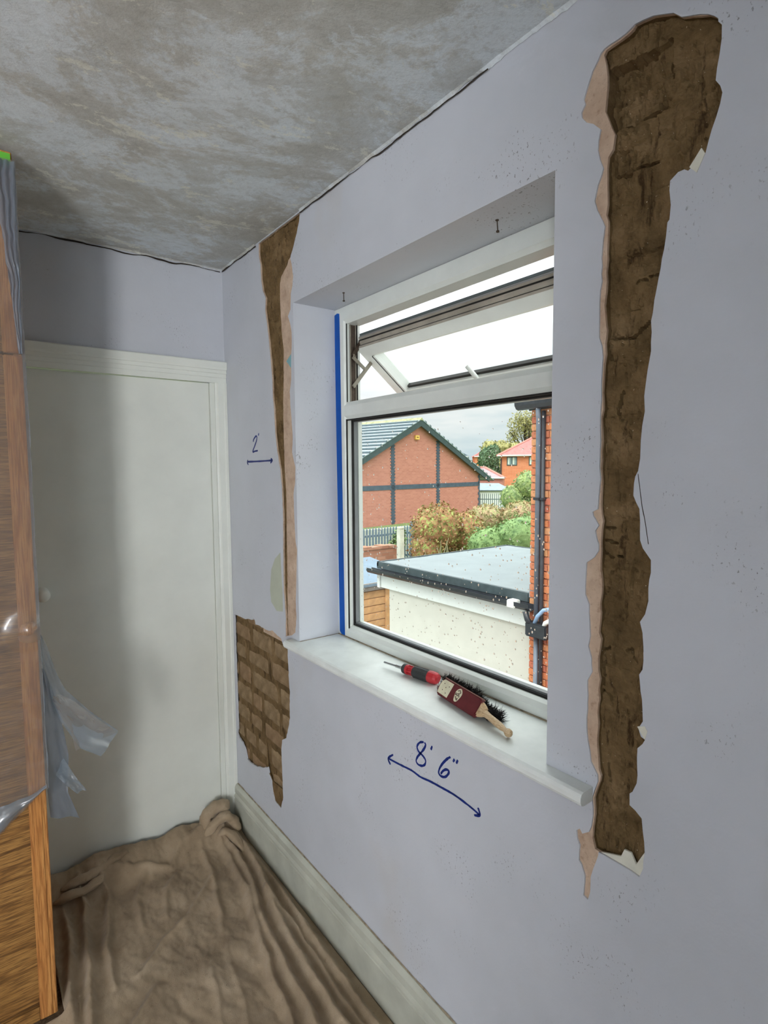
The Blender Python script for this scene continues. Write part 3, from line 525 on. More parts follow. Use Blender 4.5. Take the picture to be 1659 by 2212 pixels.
    # dark gap between the wall and the door casing beside the brick patch
    MB().box(0.001, 0.02, -0.0335, -0.0215, 0.45, 1.035).build('open_joint', 'crack_dark', w)
    return w
def ribbon(strokes, hw, x):
    m = MB()
    for st in strokes:
        # smooth the stroke (Catmull-Rom)
        P = [st[0]]+list(st)+[st[-1]]; q = []
        for i in range(1, len(P)-2):
            for k in range(5):
                t = k/5; a, b, c, d = P[i-1], P[i], P[i+1], P[i+2]
                q.append(tuple(0.5*((2*b[j])+(-a[j]+c[j])*t+(2*a[j]-5*b[j]+4*c[j]-d[j])*t*t+(-a[j]+3*b[j]-3*c[j]+d[j])*t**3) for j in (0, 1)))
        q.append(st[-1]); n = len(q); vs = []
        for i, p in enumerate(q):
            a, b = q[max(0, i-1)], q[min(n-1, i+1)]; d = math.hypot(b[0]-a[0], b[1]-a[1]) or 1
            nx, nz = -(b[1]-a[1])/d, (b[0]-a[0])/d
            w_ = hw*(0.85+0.3*noise.noise(Vector((p[0]*90, p[1]*90, 1))))*(0.6 if i in (0, n-1) else 1)
            vs += [(x, p[0]+nx*w_, p[1]+nz*w_), (x, p[0]-nx*w_, p[1]-nz*w_)]
        m.add(vs, [(2*i, 2*i+2, 2*i+3, 2*i+1) for i in range(n-1)])
    return m
WALL = build_wall_right()

def build_other_walls():
    # outer leaf of the house round the window opening
    m = MB()
    m.box(0.06, 0.285, RXB-0.2, W3[0], -2.6, H+0.15).box(0.06, 0.285, W3[1], RY0, -2.6, H+0.15).box(0.06, 0.285, W3[0], W3[1], -2.6, W3[2]).box(0.06, 0.285, W3[0], W3[1], W3[3], H+0.15).box(0.06, 0.285, -0.632, 0.3, -2.6, H+0.15)
    m.box(0.06, 0.285, RY0, -0.632, RZ1+0.01, H+0.15).box(0.06, 0.285, RY0, -0.632, -2.6, RZ0-0.02)
    ext = tag(m.build('wall_outer_leaf', 'brick_red_wall'), 'red brick outer leaf of the house outside the window', kind='structure')
    b0 = None
    for k in range(18):
        z = 1.06+k*0.0715; y = -0.634-(0.006 if k % 2 else 0.0)-0.003*((k*7) % 5)/5
        if b0 is None:
            b0 = MB().box(-0.02, 0.02, -0.008, 0.008, -0.031, 0.031).build('brick', 'brick_dark', ext, bevel=0.003); b0.location = (0.267, y, z)
        else: part_copy(b0, ext, (0.267, y, z))
    # end wall with the door opening
    m = MB(); dx0, dx1, dz = -0.86, -0.045, 2.085
    m.box(RX0, dx0, 0, 0.1, 0, H).box(dx1, 0.06, 0, 0.1, 0, H).box(dx0, dx1, 0, 0.1, dz, H)
    tag(m.build('wall_end', 'paint'), 'lavender painted end wall above and beside the door', kind='structure')
    tag(MB().box(RX0-0.1, RX0, RXB, 0.1, 0, H).build('wall_left', 'paint'), 'lavender side wall behind the wardrobe', kind='structure')
    m = MB()
    m.box(RX0, W2[0], RXB-0.1, RXB, 0, H).box(W2[1], 0.06, RXB-0.1, RXB, 0, H).box(W2[0], W2[1], RXB-0.1, RXB, 0, W2[2]).box(W2[0], W2[1], RXB-0.1, RXB, W2[3], H)
    tag(m.build('wall_rear', 'paint'), 'lavender rear wall with the second window', kind='structure')
    tag(MB().box(-1.60, 0.0, -3.22, -3.10, 0, H).build('added_shade_wall', 'paint'), 'short unseen lavender wall added behind the viewpoint to shade the window wall', kind='structure')  # added out of view to keep rear light off the near window wall
    w3 = thing('fill_light_window', (0.2, W3[0], W3[2]), 'unseen window added for the fill light, further along the window wall', None, kind='structure')  # frame of the unseen opening added for the fill light
    for a in ((W3[0], W3[0]+0.05, W3[2], W3[3]), (W3[1]-0.05, W3[1], W3[2], W3[3]), (W3[0]+0.05, W3[1]-0.05, W3[2], W3[2]+0.05), (W3[0]+0.05, W3[1]-0.05, W3[3]-0.05, W3[3])):
        MB().box(0.18, 0.25, a[0], a[1], a[2], a[3]).build('frame_bar', 'upvc', w3)
    w2 = thing('window_2', (W2[0], RXB, W2[2]), 'second window in the rear wall', None, kind='structure')
    for a in ((W2[0], W2[0]+0.05, W2[2], W2[3]), (W2[1]-0.05, W2[1], W2[2], W2[3]), (W2[0]+0.05, W2[1]-0.05, W2[2], W2[2]+0.05), (W2[0]+0.05, W2[1]-0.05, W2[3]-0.05, W2[3])):
        MB().box(a[0], a[1], RXB-0.08, RXB-0.02, a[2], a[3]).build('frame_bar', 'upvc', w2)
def mat_exterior():
    def brick(name, c1, c2, mortar, scale=1.0, rot=(0, 0, 0), src='Object', bw=0.225, rh=0.075):
        m = Mat(name, rough=0.9, spec=0.1)
        tx = m.N('ShaderNodeTexBrick'); m.L(m.co((1, 1, 1), rot, src), tx.inputs['Vector'])
        tx.inputs['Color1'].default_value = c1; tx.inputs['Color2'].default_value = c2; tx.inputs['Mortar'].default_value = mortar
        tx.inputs['Scale'].default_value = scale; tx.inputs['Mortar Size'].default_value = 0.005; tx.inputs['Brick Width'].default_value = bw; tx.inputs['Row Height'].default_value = rh
        tx.inputs['Bias'].default_value = 0.0
        c = m.mix(m.ramp(m.noise(3, 5), [(0.35, (0.35, 0.35, 0.35, 1)), (0.7, BLK)]), tx.outputs[0], m.mix(0.5, tx.outputs[0], c1))
        m.color(c); M[name] = m.m
    # walls lie in x = const planes (use y,z) or y = const planes (use x,z)
    brick('brick_red_wall', srgb(150, 66, 50), srgb(176, 88, 66), srgb(170, 150, 132), rot=(0, rad(90), rad(90)))
    brick('brick_gable', srgb(178, 118, 104), srgb(192, 132, 116), srgb(198, 148, 134), rot=(rad(90), 0, 0))  # paled and greyed: distance haze is put into the brick colour
    brick('brick_house', srgb(206, 126, 90), srgb(218, 142, 104), srgb(214, 156, 128), rot=(rad(90), 0, 0))
    brick('brick_garden', srgb(160, 112, 90), srgb(186, 140, 116), srgb(150, 128, 110), rot=(rad(90), 0, 0))
    m = Mat('brick_loose', rough=0.9, spec=0.1); oi = m.N('ShaderNodeObjectInfo')
    c = m.ramp(oi.outputs['Random'], [(0.0, srgb(196, 118, 84)), (0.3, srgb(212, 136, 94)), (0.5, srgb(206, 152, 110)), (0.72, srgb(188, 108, 88)), (1.0, srgb(210, 146, 106))])
    c = m.mix(m.ramp(m.noise(40, 5), [(0.55, BLK), (0.7, (0.5, 0.5, 0.5, 1))]), c, srgb(120, 84, 62)); m.color(c); M['brick_loose'] = m.m
    plain('brick_dark', srgb(140, 72, 62), 0.9, 0.1, var=0.2, scale=40)
    plain('mortar_pale', srgb(206, 172, 146), 0.95, 0.05, var=0.12, scale=60)
    plain('blue_brick', srgb(80, 92, 106), 0.7, 0.2, var=0.15, scale=4)
    plain('render_cream', srgb(206, 206, 195), 0.9, 0.1, var=0.03, scale=6)
    plain('fascia_white', srgb(228, 234, 230), 0.45, 0.3, var=0.02)
    plain('flat_roof_grp', srgb(126, 136, 139), 0.5, 0.3, var=0.05, scale=3)
    plain('roof_edge_trim', srgb(70, 82, 86), 0.45, 0.3, var=0.15, scale=12)
    plain('gutter_black', srgb(46, 50, 56), 0.35, 0.45, var=0.2, scale=14)
    plain('pipe_grey', srgb(112, 122, 134), 0.4, 0.4, var=0.1, scale=10)
    plain('pipe_black', srgb(48, 50, 56), 0.45, 0.4, var=0.2, scale=10)
    plain('pipe_blue', srgb(142, 172, 206), 0.5, 0.3, var=0.1)
    plain('lead', srgb(150, 160, 166), 0.55, 0.4, var=0.15, scale=15)
    plain('slate', srgb(158, 172, 178), 0.6, 0.3, var=0.12, scale=5)
    plain('slate_edge', srgb(92, 106, 112), 0.7, 0.2, var=0.1)
    plain('barge_dark', srgb(62, 78, 80), 0.6, 0.3, var=0.15, scale=6)
    plain('moss_ridge', srgb(168, 170, 132), 0.9, 0.1, var=0.25, scale=5)
    plain('alarm_yellow', srgb(232, 190, 98), 0.5, 0.3, var=0.03)
    plain('alarm_print', srgb(120, 84, 40), 0.5, 0.3, var=0.03)
    plain('timber_fence', srgb(206, 160, 112), 0.85, 0.1, var=0.14, scale=9)
    plain('shed_felt', srgb(118, 134, 148), 0.8, 0.15, var=0.06, scale=8)
    plain('shed_trim', srgb(128, 120, 112), 0.8, 0.15, var=0.1, scale=8)
    plain('concrete', srgb(204, 204, 186), 0.9, 0.1, var=0.1, scale=12)
    plain('fence_steel', srgb(120, 142, 156), 0.55, 0.3, 0.2, var=0.12)
    plain('palisade_steel', srgb(106, 122, 124), 0.55, 0.3, 0.2, var=0.1)
    plain('tarmac', srgb(176, 176, 170), 0.95, 0.05, var=0.12, scale=3)
    plain('grass', srgb(120, 136, 88), 0.95, 0.05, var=0.2, scale=4)
    plain('white_panel', srgb(232, 236, 230), 0.7, 0.2, var=0.03)
    plain('roof_red', srgb(180, 120, 116), 0.85, 0.1, var=0.12, scale=5)
    plain('roof_purple', srgb(172, 146, 148), 0.85, 0.1, var=0.12, scale=4)
    plain('roof_pale', srgb(140, 154, 160), 0.8, 0.15, var=0.1, scale=4)
    plain('ridge_red', srgb(204, 136, 124), 0.85, 0.1, var=0.08, scale=4)
    plain('pane_dark', srgb(128, 150, 150), 0.1, 0.6, var=0.2, scale=2)
    plain('curtain_pale', srgb(206, 216, 206), 0.8, 0.1, var=0.1, scale=6)
    plain('bark', srgb(86, 76, 62), 0.95, 0.05, var=0.2, scale=9)
    def leaves(name, cols, core=False):
        m = Mat(name, rough=0.7, spec=0.2)
        n = m.noise(7.0, 4, 0.7); k = len(cols)
        c = m.ramp(n, [(0.3+0.4*i/(k-1), srgb(*q)) for i, q in enumerate(cols)])
        m.color(c); M[name] = m.m
    leaves('leaf_mix', [(186, 196, 120), (150, 162, 92), (164, 108, 86), (104, 122, 62), (178, 128, 102)])
    leaves('leaf_green', [(70, 96, 58), (102, 130, 80), (128, 154, 98), (84, 112, 70)])
    leaves('leaf_brown', [(150, 124, 100), (178, 150, 120), (156, 160, 108), (140, 110, 92)])
    leaves('leaf_shrub', [(120, 142, 86), (158, 174, 112), (98, 124, 78), (168, 172, 128)])
    leaves('leaf_dark', [(82, 110, 86), (112, 138, 104), (66, 92, 72)])
    leaves('leaf_autumn', [(150, 148, 92), (176, 170, 112), (126, 128, 80), (190, 176, 124)])
mat_exterior()
build_other_walls()

def build_door():
    # flush white door, knob, casing
    d = thing('door_1', (-0.45, 0.03, 0), 'flush cream-white door in the end wall beside the wardrobe', None, kind='structure')
    MB().box(-0.850, -0.074, 0.004, 0.044, 0.006, 2.070).build('leaf', 'gloss_white', d, bevel=0.002)
    k = MB(); prof = [(0.0, 0.027), (0.006, 0.027), (0.010, 0.012), (0.022, 0.011), (0.030, 0.019), (0.042, 0.025), (0.052, 0.021), (0.057, 0.008)]
    n = 20; c = Vector((-0.757, 0.004, 1.208)); vs = []
    for t, r in prof: vs += [c+Vector((r*cos(2*pi*i/n), -t, r*sin(2*pi*i/n))) for i in range(n)]
    k.add(vs, [(a*n+i, a*n+(i+1) % n, (a+1)*n+(i+1) % n, (a+1)*n+i) for a in range(len(prof)-1) for i in range(n)]+[tuple(range((len(prof)-1)*n, len(prof)*n))])
    k.build('door_knob', 'gloss_white', d, smooth=True, label='round white door knob')
    t = thing('trim_1', (-0.45, 0, 2.1), 'moulded cream door casing of stepped head and narrow right jamb', None, kind='structure')
    # stepped head moulding: profile in (y, z)
    z0 = 2.072
    prof = [(0.0, z0), (-0.016, z0), (-0.016, z0+0.022), (-0.019, z0+0.024), (-0.019, z0+0.040), (-0.023, z0+0.042), (-0.023, z0+0.056), (-0.027, z0+0.058), (-0.030, z0+0.066), (-0.030, z0+0.090), (-0.026, z0+0.094), (0.0, z0+0.094)]
    MB().extr(prof, 'X', -0.98, -0.001).build('head_moulding', 'gloss_white', t)
    # right casing: narrow flat strip against the window wall, and the door stop
    prof = [(-0.001, 0.0), (-0.001, -0.022), (-0.012, -0.022), (-0.016, -0.018), (-0.040, -0.018), (-0.044, -0.013), (-0.052, -0.010), (-0.052, 0.0)]
    MB().extr(prof, 'Z', 0.0, z0).build('right_casing', 'gloss_white', t)
    MB().box(-0.073, -0.052, -0.006, 0.10, 0.0, z0).build('door_jamb', 'gloss_white', t, bevel=0.0015)
    MB().box(-0.86, -0.073, -0.004, 0.10, 2.0745, 2.095).build('head_jamb', 'gloss_white', t)
    MB().box(-0.90, -0.855, -0.018, 0.0, 0.0, z0).build('left_casing', 'gloss_white', t)
build_door()

def build_trims():
    # moulded skirting along the window wall
    hb = 0.194
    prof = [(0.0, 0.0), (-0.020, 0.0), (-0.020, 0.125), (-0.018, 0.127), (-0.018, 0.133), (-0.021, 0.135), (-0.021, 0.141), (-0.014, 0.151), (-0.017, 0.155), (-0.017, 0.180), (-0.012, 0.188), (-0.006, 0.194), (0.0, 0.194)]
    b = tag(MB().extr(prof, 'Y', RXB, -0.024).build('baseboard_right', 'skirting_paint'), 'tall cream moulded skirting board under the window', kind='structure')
    m = MB(); n = 300; vs = []
    for i in range(n+1):
        y = -0.03-3.2*i/n; w_ = 0.0035+0.0025*fbm(y*20, 3)
        vs += [(-0.006, y, hb-0.002), (-0.001, y, hb+max(0.001, w_))]
    m.add(vs, [(2*i, 2*i+2, 2*i+3, 2*i+1) for i in range(n)]).build('caulk_line', 'caulk', b, fix=False)
    # window board with rounded nosing and projecting ears
    s = MB(); nose = [(FX-0.001, 1.037), (-0.032, 1.037), (-0.039, 1.034), (-0.0425, 1.027), (-0.0425, 1.018), (-0.039, 1.011), (-0.032, 1.008), (0.0, 1.008), (FX-0.001, 1.008)]
    s.extr(nose, 'Y', RY0+0.001, RY1-0.001)
    ear = [(-0.0005, 1.037)]+nose[1:7]+[(-0.0005, 1.008)]
    s.extr(ear, 'Y', RY1-0.001, -0.612); s.extr(ear, 'Y', -1.893, RY0+0.001)
    sb = tag(s.build('window_sill', 'sill_white'), 'wide white painted window board with rounded nosing', kind='structure')
    # grubby joint where the board meets frame and reveal
    MB().box(FX-0.006, FX-0.0005, RY0+0.002, RY1-0.002, 1.0365, 1.0395).build('caulk_line', 'caulk', sb)
    MB().box(0.0, FX-0.002, RY1-0.0035, RY1-0.0008, 1.0365, 1.0385).build('caulk_line', 'caulk', sb)
build_trims()

# ------------------------------------------------------------------ window
FY0, FY1, FZ0, FZ1 = RY0+0.001, RY1-0.0015, 1.0375, RZ1-0.001
XI, XO = FX, 0.245
IY1, IY0 = -0.727, RY0+0.065         # clear opening
TZ0, TZ1, HZ, BZ = 1.866, 1.932, 2.219, 1.070
def build_window():
    w = thing('window_1', (FX, (RY0+RY1)/2, 1.037), 'white plastic window, top light open above a rain-spotted fixed pane', None, kind='structure')
    MB().extr([(XI, FY1), (XI, IY1+0.006), (XI+0.006, IY1), (XO, IY1), (XO, FY1)], 'Z', FZ0, FZ1).build('frame_jamb', 'upvc', w)
    MB().extr([(XI, FY0), (XO, FY0), (XO, IY0), (XI+0.006, IY0), (XI, IY0-0.006)], 'Z', FZ0, FZ1).build('frame_jamb', 'upvc', w)
    MB().extr([(XI-0.0006, FZ1), (XI-0.0006, HZ+0.012), (XI+0.012, HZ), (XO, HZ), (XO, FZ1)], 'Y', IY0-0.006, IY1+0.006).build('frame_head', 'upvc', w)
    MB().extr([(XI-0.0006, TZ0+0.014), (XI-0.0006, TZ1-0.016), (XI+0.012, TZ1), (XO, TZ1), (XO, TZ0), (XI+0.012, TZ0)], 'Y', IY0-0.004, IY1+0.004).build('transom', 'upvc', w)
    MB().extr([(XI-0.0006, FZ0), (XI-0.0006, BZ-0.008), (XI+0.010, BZ+0.004), (XI+0.022, BZ+0.010), (XO, BZ+0.010), (XO, FZ0)], 'Y', IY0-0.006, IY1+0.006).build('frame_bottom_rail', 'upvc', w)
    # glazing beads and gaskets round the fixed pane
    gx = XI+0.030
    g = MB()
    g.box(XI+0.004, XI+0.009, IY1-0.0025, IY1+0.001, BZ, TZ0+0.002).box(XI+0.010, XI+0.015, IY0, IY1, TZ0-0.003, TZ0+0.002)
    g.box(gx-0.003, gx+0.004, IY0, IY1, BZ+0.008, BZ+0.016).box(gx-0.003, gx+0.004, IY0, IY1, TZ0-0.007, TZ0+0.001).box(gx-0.003, gx+0.004, IY1-0.006, IY1+0.001, BZ+0.01, TZ0)
    g.box(gx-0.003, gx+0.004, IY0-0.001, IY0+0.006, BZ+0.01, TZ0)
    g.build('glazing_gasket', 'gasket', w)
    s = MB()
    s.box(gx+0.004, gx+0.020, IY0, IY1-0.001, BZ+0.010, BZ+0.022).box(gx+0.004, gx+0.020, IY0, IY1-0.001, TZ0-0.008, TZ0).box(gx+0.004, gx+0.020, IY1-0.007, IY1-0.0005, BZ+0.01, TZ0).box(gx+0.004, gx+0.020, IY0+0.0005, IY0+0.007, BZ+0.01, TZ0)
    s.build('glazing_spacer', 'spacer', w)
    b = MB()
    b.box(gx+0.022, XO-0.001, IY0, IY1, BZ+0.010, BZ+0.020).box(gx+0.022, XO-0.001, IY1-0.010, IY1, BZ+0.01, TZ0).box(gx+0.022, XO-0.001, IY0, IY1, TZ0-0.006, TZ0)
    b.build('outer_bead', 'upvc', w)
    for x in (gx+0.002, gx+0.021):
        MB().add([(x, IY0, BZ+0.008), (x, IY1, BZ+0.008), (x, IY1, TZ0), (x, IY0, TZ0)], [(0, 1, 2, 3)]).build('glass_pane', 'glass', w, fix=False)
    # rain drops on the outside of the fixed pane
    rnd = random.Random(21); d = MB(); x = gx+0.0212
    ic = bmesh.new(); bmesh.ops.create_icosphere(ic, subdivisions=2, radius=1.0); ic.verts.ensure_lookup_table()
    iv = [v.co.copy() for v in ic.verts]; jf = [tuple(v.index for v in f.verts) for f in ic.faces]; ic.free()
    n = 0
    while n < 620:
        y = rnd.uniform(IY0+0.02, IY1-0.015); z = rnd.uniform(BZ+0.03, TZ0-0.02)
        dens = 0.15+0.85*sstep(1.62, 1.30, z)*(0.55+0.45*noise.noise(Vector((y*7, z*7, 3))))+0.35*sstep(-1.35, -1.6, y)
        if rnd.random() > dens: continue
        r = rnd.choice((0.0011, 0.0014, 0.0018, 0.0022, 0.0027)); e = rnd.uniform(1.0, 1.5)
        d.add([(x+abs(v.x)*0.0+v.x*r*0.55+r*0.5, y+v.y*r, z+v.z*r*e) for v in iv], jf); n += 1
    d.build('rain_drops', 'drop', w, smooth=True, fix=False, kind='stuff')
    # ---- open top light: hinged at the head on friction stays, bottom pushed out
    s = bpy.data.objects.new('opening_sash', None); COL.objects.link(s); s.parent = w; ORG[s.name] = ORG[w.name]
    P0 = Vector((0.233, 0, 2.133)); D = Vector((0.79, 0, -0.613)).normalized(); Nn = Vector((0.613, 0, 0.79)).normalized()   # along sash, outward
    SL, RW = 0.300, 0.052; y1, y0 = IY1+0.004, IY0-0.004
    def S(a, b): q = P0+D*a+Nn*b; return (q.x, q.z)
    MB().extr([S(0.0, 0.0), S(RW-0.010, 0.0), S(RW, 0.008), S(RW, 0.050), S(-0.020, 0.050), S(-0.020, 0.036), S(-0.012, 0.034), S(-0.012, 0.020), S(-0.004, 0.017), S(-0.004, 0.006)], 'Y', y0, y1).build('rail_rebate', 'upvc_dirty', s)
    MB().extr([S(-0.0005, -0.0012), S(RW-0.010, -0.0012), S(RW+0.0005, 0.0075), S(RW+0.0005, 0.020), S(0.004, 0.020), S(0.004, 0.004)], 'Y', y0+0.001, y1-0.001).build('top_rail', 'upvc', s)
    MB().extr([S(-0.0206, 0.037), S(-0.0206, 0.044), S(-0.015, 0.044), S(-0.015, 0.037)], 'Y', y0, y1).build('flange_lip', 'spacer', s)
    MB().extr([S(-0.0050, 0.008), S(-0.0050, 0.010), S(-0.003, 0.010), S(-0.003, 0.008)], 'Y', y0, y1).build('seal', 'gasket', s)
    MB().extr([S(SL-RW+0.010, 0.0), S(SL, 0.0), S(SL+0.02, 0.030), S(SL+0.02, 0.050), S(SL-RW, 0.050), S(SL-RW, 0.008)], 'Y', y0, y1).build('bottom_rail', 'upvc', s)
    for ya, yb in ((y1, y1-RW), (y0, y0+RW)):
        sg = -1 if ya == y1 else 1
        MB().extr([S(0.004, -0.0008), S(SL-0.004, -0.0008), S(SL-0.004, 0.050), S(0.004, 0.050)], 'Y', ya, yb-sg*0.012).build('stile', 'upvc', s)
        MB().extr([S(RW, 0.004), S(SL-RW, 0.004), S(SL-RW, 0.045), S(RW, 0.045)], 'Y', yb-sg*0.012, yb).build('glazing_bead', 'upvc', s)
        MB().extr([S(RW-0.001, 0.002), S(SL-RW, 0.002), S(SL-RW, 0.006), S(RW-0.001, 0.006)], 'Y', yb-sg*0.014, yb-sg*0.010).build('bead_gasket', 'gasket', s)
    MB().extr([S(-0.0205, 0.046), S(-0.0205, 0.062), S(0.03, 0.062), S(0.03, 0.046)], 'Y', y0-0.012, y1+0.012).build('outer_flange', 'barge_dark', s)
    MB().extr([S(-0.0135, 0.026), S(-0.0135, 0.033), S(-0.006, 0.033), S(-0.006, 0.026)], 'Y', y0, y1).build('seal', 'gasket', s)
    ya, yb = y1-RW, y0+RW
    for b in (0.022, 0.040):
        vs = [(S(RW, b)[0], ya, S(RW, b)[1]), (S(RW, b)[0], yb, S(RW, b)[1]), (S(SL-RW, b)[0], yb, S(SL-RW, b)[1]), (S(SL-RW, b)[0], ya, S(SL-RW, b)[1])]
        MB().add(vs, [(0, 1, 2, 3)]).build('glass_pane', 'sash_glass' if b > 0.03 else 'glass', s, fix=False)
    m = MB(); m.extr([S(SL-RW-0.010, 0.024), S(SL-RW, 0.024), S(SL-RW, 0.039), S(SL-RW-0.010, 0.039)], 'Y', yb, ya)
    m.build('glazing_spacer', 'gasket', s)
    # cockspur handle on the bottom rail
    yh = -1.172; h = MB()
    q = P0+D*(SL-0.026); b0 = Vector((q.x, yh, q.z))
    h.obox(b0, D, (0, 1, 0), Nn, 0.012, 0.028, 0.004)
    h.tube([b0, b0-Nn*0.020, Vector((0.434, -1.162, 1.976)), Vector((0.400, -1.136, 2.027))], [0.008, 0.009, 0.0085, 0.0075], 10)
    h.build('sash_handle', 'upvc', s, smooth=True)
    # ---- friction stay, left jamb
    st = bpy.data.objects.new('friction_stay', None); COL.objects.link(st); st.parent = w; ORG[st.name] = ORG[w.name]
    yj = IY1-0.003
    MB().box(XI+0.008, XI+0.011, yj, IY1+0.001, TZ1, HZ).build('frame_seal', 'gasket', st)
    MB().box(0.1985, 0.2225, yj, IY1+0.001, TZ1+0.002, HZ-0.002).build('track', 'rust_metal', st)
    MB().box(0.1975, 0.2005, yj-0.003, yj, TZ1+0.002, HZ-0.002).box(0.2205, 0.2235, yj-0.003, yj, TZ1+0.002, HZ-0.002).build('track_lip', 'stay_metal', st)
    MB().box(0.227, 0.232, yj-0.001, IY1+0.001, TZ1, HZ).build('frame_seal', 'gasket', st)
    def arm(a, b, w_, y, mat):
        a = Vector((a[0], y, a[1])); b = Vector((b[0], y, b[1])); t = (b-a).normalized(); u = t.cross(Vector((0, 1, 0)))
        MB().obox((a+b)/2, t, (0, 1, 0), u, (b-a).length/2+w_*0.7, 0.0015, w_).build('arm', mat, st, bevel=0.001)
        for p in (a, b):
            MB().tube([p+Vector((0, -0.003, 0)), p+Vector((0, 0.003, 0))], w_*0.5, 10, up=(0, 0, 1)).build('rivet', 'stay_metal', st)
    arm((0.210, 1.992), (0.292, 2.088), 0.0075, yj-0.005, 'stay_metal')
    arm((0.208, 2.096), (0.257, 2.060), 0.0070, yj-0.0085, 'stay_metal')
    arm((0.210, 2.106), (0.240, 2.152), 0.0080, yj-0.006, 'rust_metal')
    return w
WINDOW = build_window()
# ================================================================== THINGS IN THE ROOM
def build_tape():
    t = MB().extr([(-0.6700, 2.2640), (-0.6520, 2.2600), (-0.6510, 2.2460), (-0.6560, 1.0500), (-0.6680, 1.0400), (-0.6925, 1.0390), (-0.6860, 2.2460), (-0.6850, 2.2600)][::-1], 'X', FX-0.0009, FX-0.0003)
    # keep it on the frame face: shift to lie between reveal and clear opening
    t.v = [(x, y-0.0150+(0.004 if z > 2 else 0.0), z) for x, y, z in t.v]
    tag(t.build('masking_tape', 'blue_tape', origin=(FX, -0.68, 1.05)), 'long bright blue tape strip down the left side of the window frame', 'tape')
build_tape()

def build_marks():
    for name, strokes, lab, hw in (('handwritten_measurement', TWO, "blue handwritten 2' with a short double arrow beside the left chase", 0.0044),
                                   ('handwritten_measurement', EIGHT, "blue handwritten 8' 6\" with a long double arrow below the sill", 0.0038)):
        c = strokes[0][0]
        t = thing(name, (0, c[0], c[1]), lab, 'handwriting')
        for s in strokes: ribbon([s], hw, -0.0006).build('pen_stroke', 'marker_ink', t, fix=False)
build_marks()

def build_nails():
    for (x, y), lab in (((0.079, -1.555), 'small grey nail in the reveal soffit nearest the camera'), ((0.084, -0.866), 'small grey nail in the reveal soffit by the far reveal corner')):
        t = thing('nail', (x, y, RZ1), lab, 'nail', 'nails under the window lintel')
        MB().tube([(x, y, RZ1+0.002), (x-0.002, y-0.004, RZ1-0.028)], 0.0014, 8).build('shank', 'rust_metal', t)
        MB().tube([(x-0.002, y-0.004, RZ1-0.0275), (x-0.0021, y-0.0042, RZ1-0.0305)], 0.0040, 10).build('head', 'rust_metal', t)
        MB().tube([(x, y, RZ1), (x, y, RZ1-0.002)], 0.0042, 8).build('washer', 'rust_metal', t)
build_nails()

def build_wardrobe():
    x1, x0, yf, yb, top = -0.830, -2.25, -0.600, -0.040, 2.560
    t = thing('wardrobe', ((x0+x1)/2, (yf+yb)/2, 0), 'tall oak-veneer wardrobe under plastic film against the end wall', 'wardrobe')
    MB().box(x1-0.020, x1, yf+0.022, yb, 0, top).build('side_panel', 'pine_stile', t)
    MB().box(x0, x0+0.020, yf+0.022, yb, 0, top).build('side_panel', 'pine_stile', t)
    MB().box(x0+0.02, x1-0.02, yb-0.012, yb, 0, top).build('back_panel', 'pine_stile', t)
    MB().box(x0+0.02, x1-0.02, yf+0.022, yb-0.012, top-0.02, top).build('top_panel', 'pine_stile', t)
    MB().box(x0+0.02, x1-0.02, yf+0.022, yb-0.012, 0.0, 0.05).build('plinth', 'pine_stile', t)
    def door(xa, xb, za, zb, knob):
        d = bpy.data.objects.new('door', None); COL.objects.link(d); d.parent = t; ORG[d.name] = ORG[t.name]
        sw = 0.046
        for a, b in ((xa, xa+sw), (xb-sw, xb)):
            MB().box(a, b, yf, yf+0.02, za, zb).build('stile', 'pine_stile', d, bevel=0.002)
            g = (a+b)/2; MB().box(g-0.012, g+0.010, yf-0.0025, yf+0.001, za+0.003, zb-0.003).build('stile_bead', 'pine_stile', d, bevel=0.0012)
        MB().box(xa+sw, xb-sw, yf+0.001, yf+0.02, za, za+sw).build('rail', 'oak_panel', d, bevel=0.0015)
        MB().box(xa+sw, xb-sw, yf+0.001, yf+0.02, zb-sw, zb).build('rail', 'oak_panel', d, bevel=0.0015)
        MB().box(xa+sw, xb-sw, yf+0.006, yf+0.014, za+sw, zb-sw).build('panel', 'oak_panel', d)
        if knob:
            c = Vector((xb-sw/2, yf, 1.229)); n = 20; prof = [(0, 0.011), (0.010, 0.010), (0.016, 0.019), (0.024, 0.022), (0.030, 0.017), (0.032, 0.006)]
            vs = []
            for q, r in prof: vs += [c+Vector((r*cos(2*pi*i/n), -q, r*sin(2*pi*i/n))) for i in range(n)]
            MB().add(vs, [(a*n+i, a*n+(i+1) % n, (a+1)*n+(i+1) % n, (a+1)*n+i) for a in range(len(prof)-1) for i in range(n)]+[tuple(range((len(prof)-1)*n, len(prof)*n))]).build('knob', 'pine_stile', d, smooth=True)
    xm = (x0+x1)/2
    for a, b in ((xm+0.002, x1), (x0, xm-0.002)):
        door(a, b, 0.010, 2.008, True); door(a, b, 2.014, top, False)
    # strip of green tape at the top right corner holding the film
    gt = MB().box(-0.960, -0.8335, yf-0.0055, yf-0.0045, 2.522, 2.553)
    tag(gt.build('masking_tape', 'green_tape', origin=(-0.89, yf, 2.53)), 'short bright green tape strip on the top corner of the wardrobe', 'tape')
build_wardrobe()

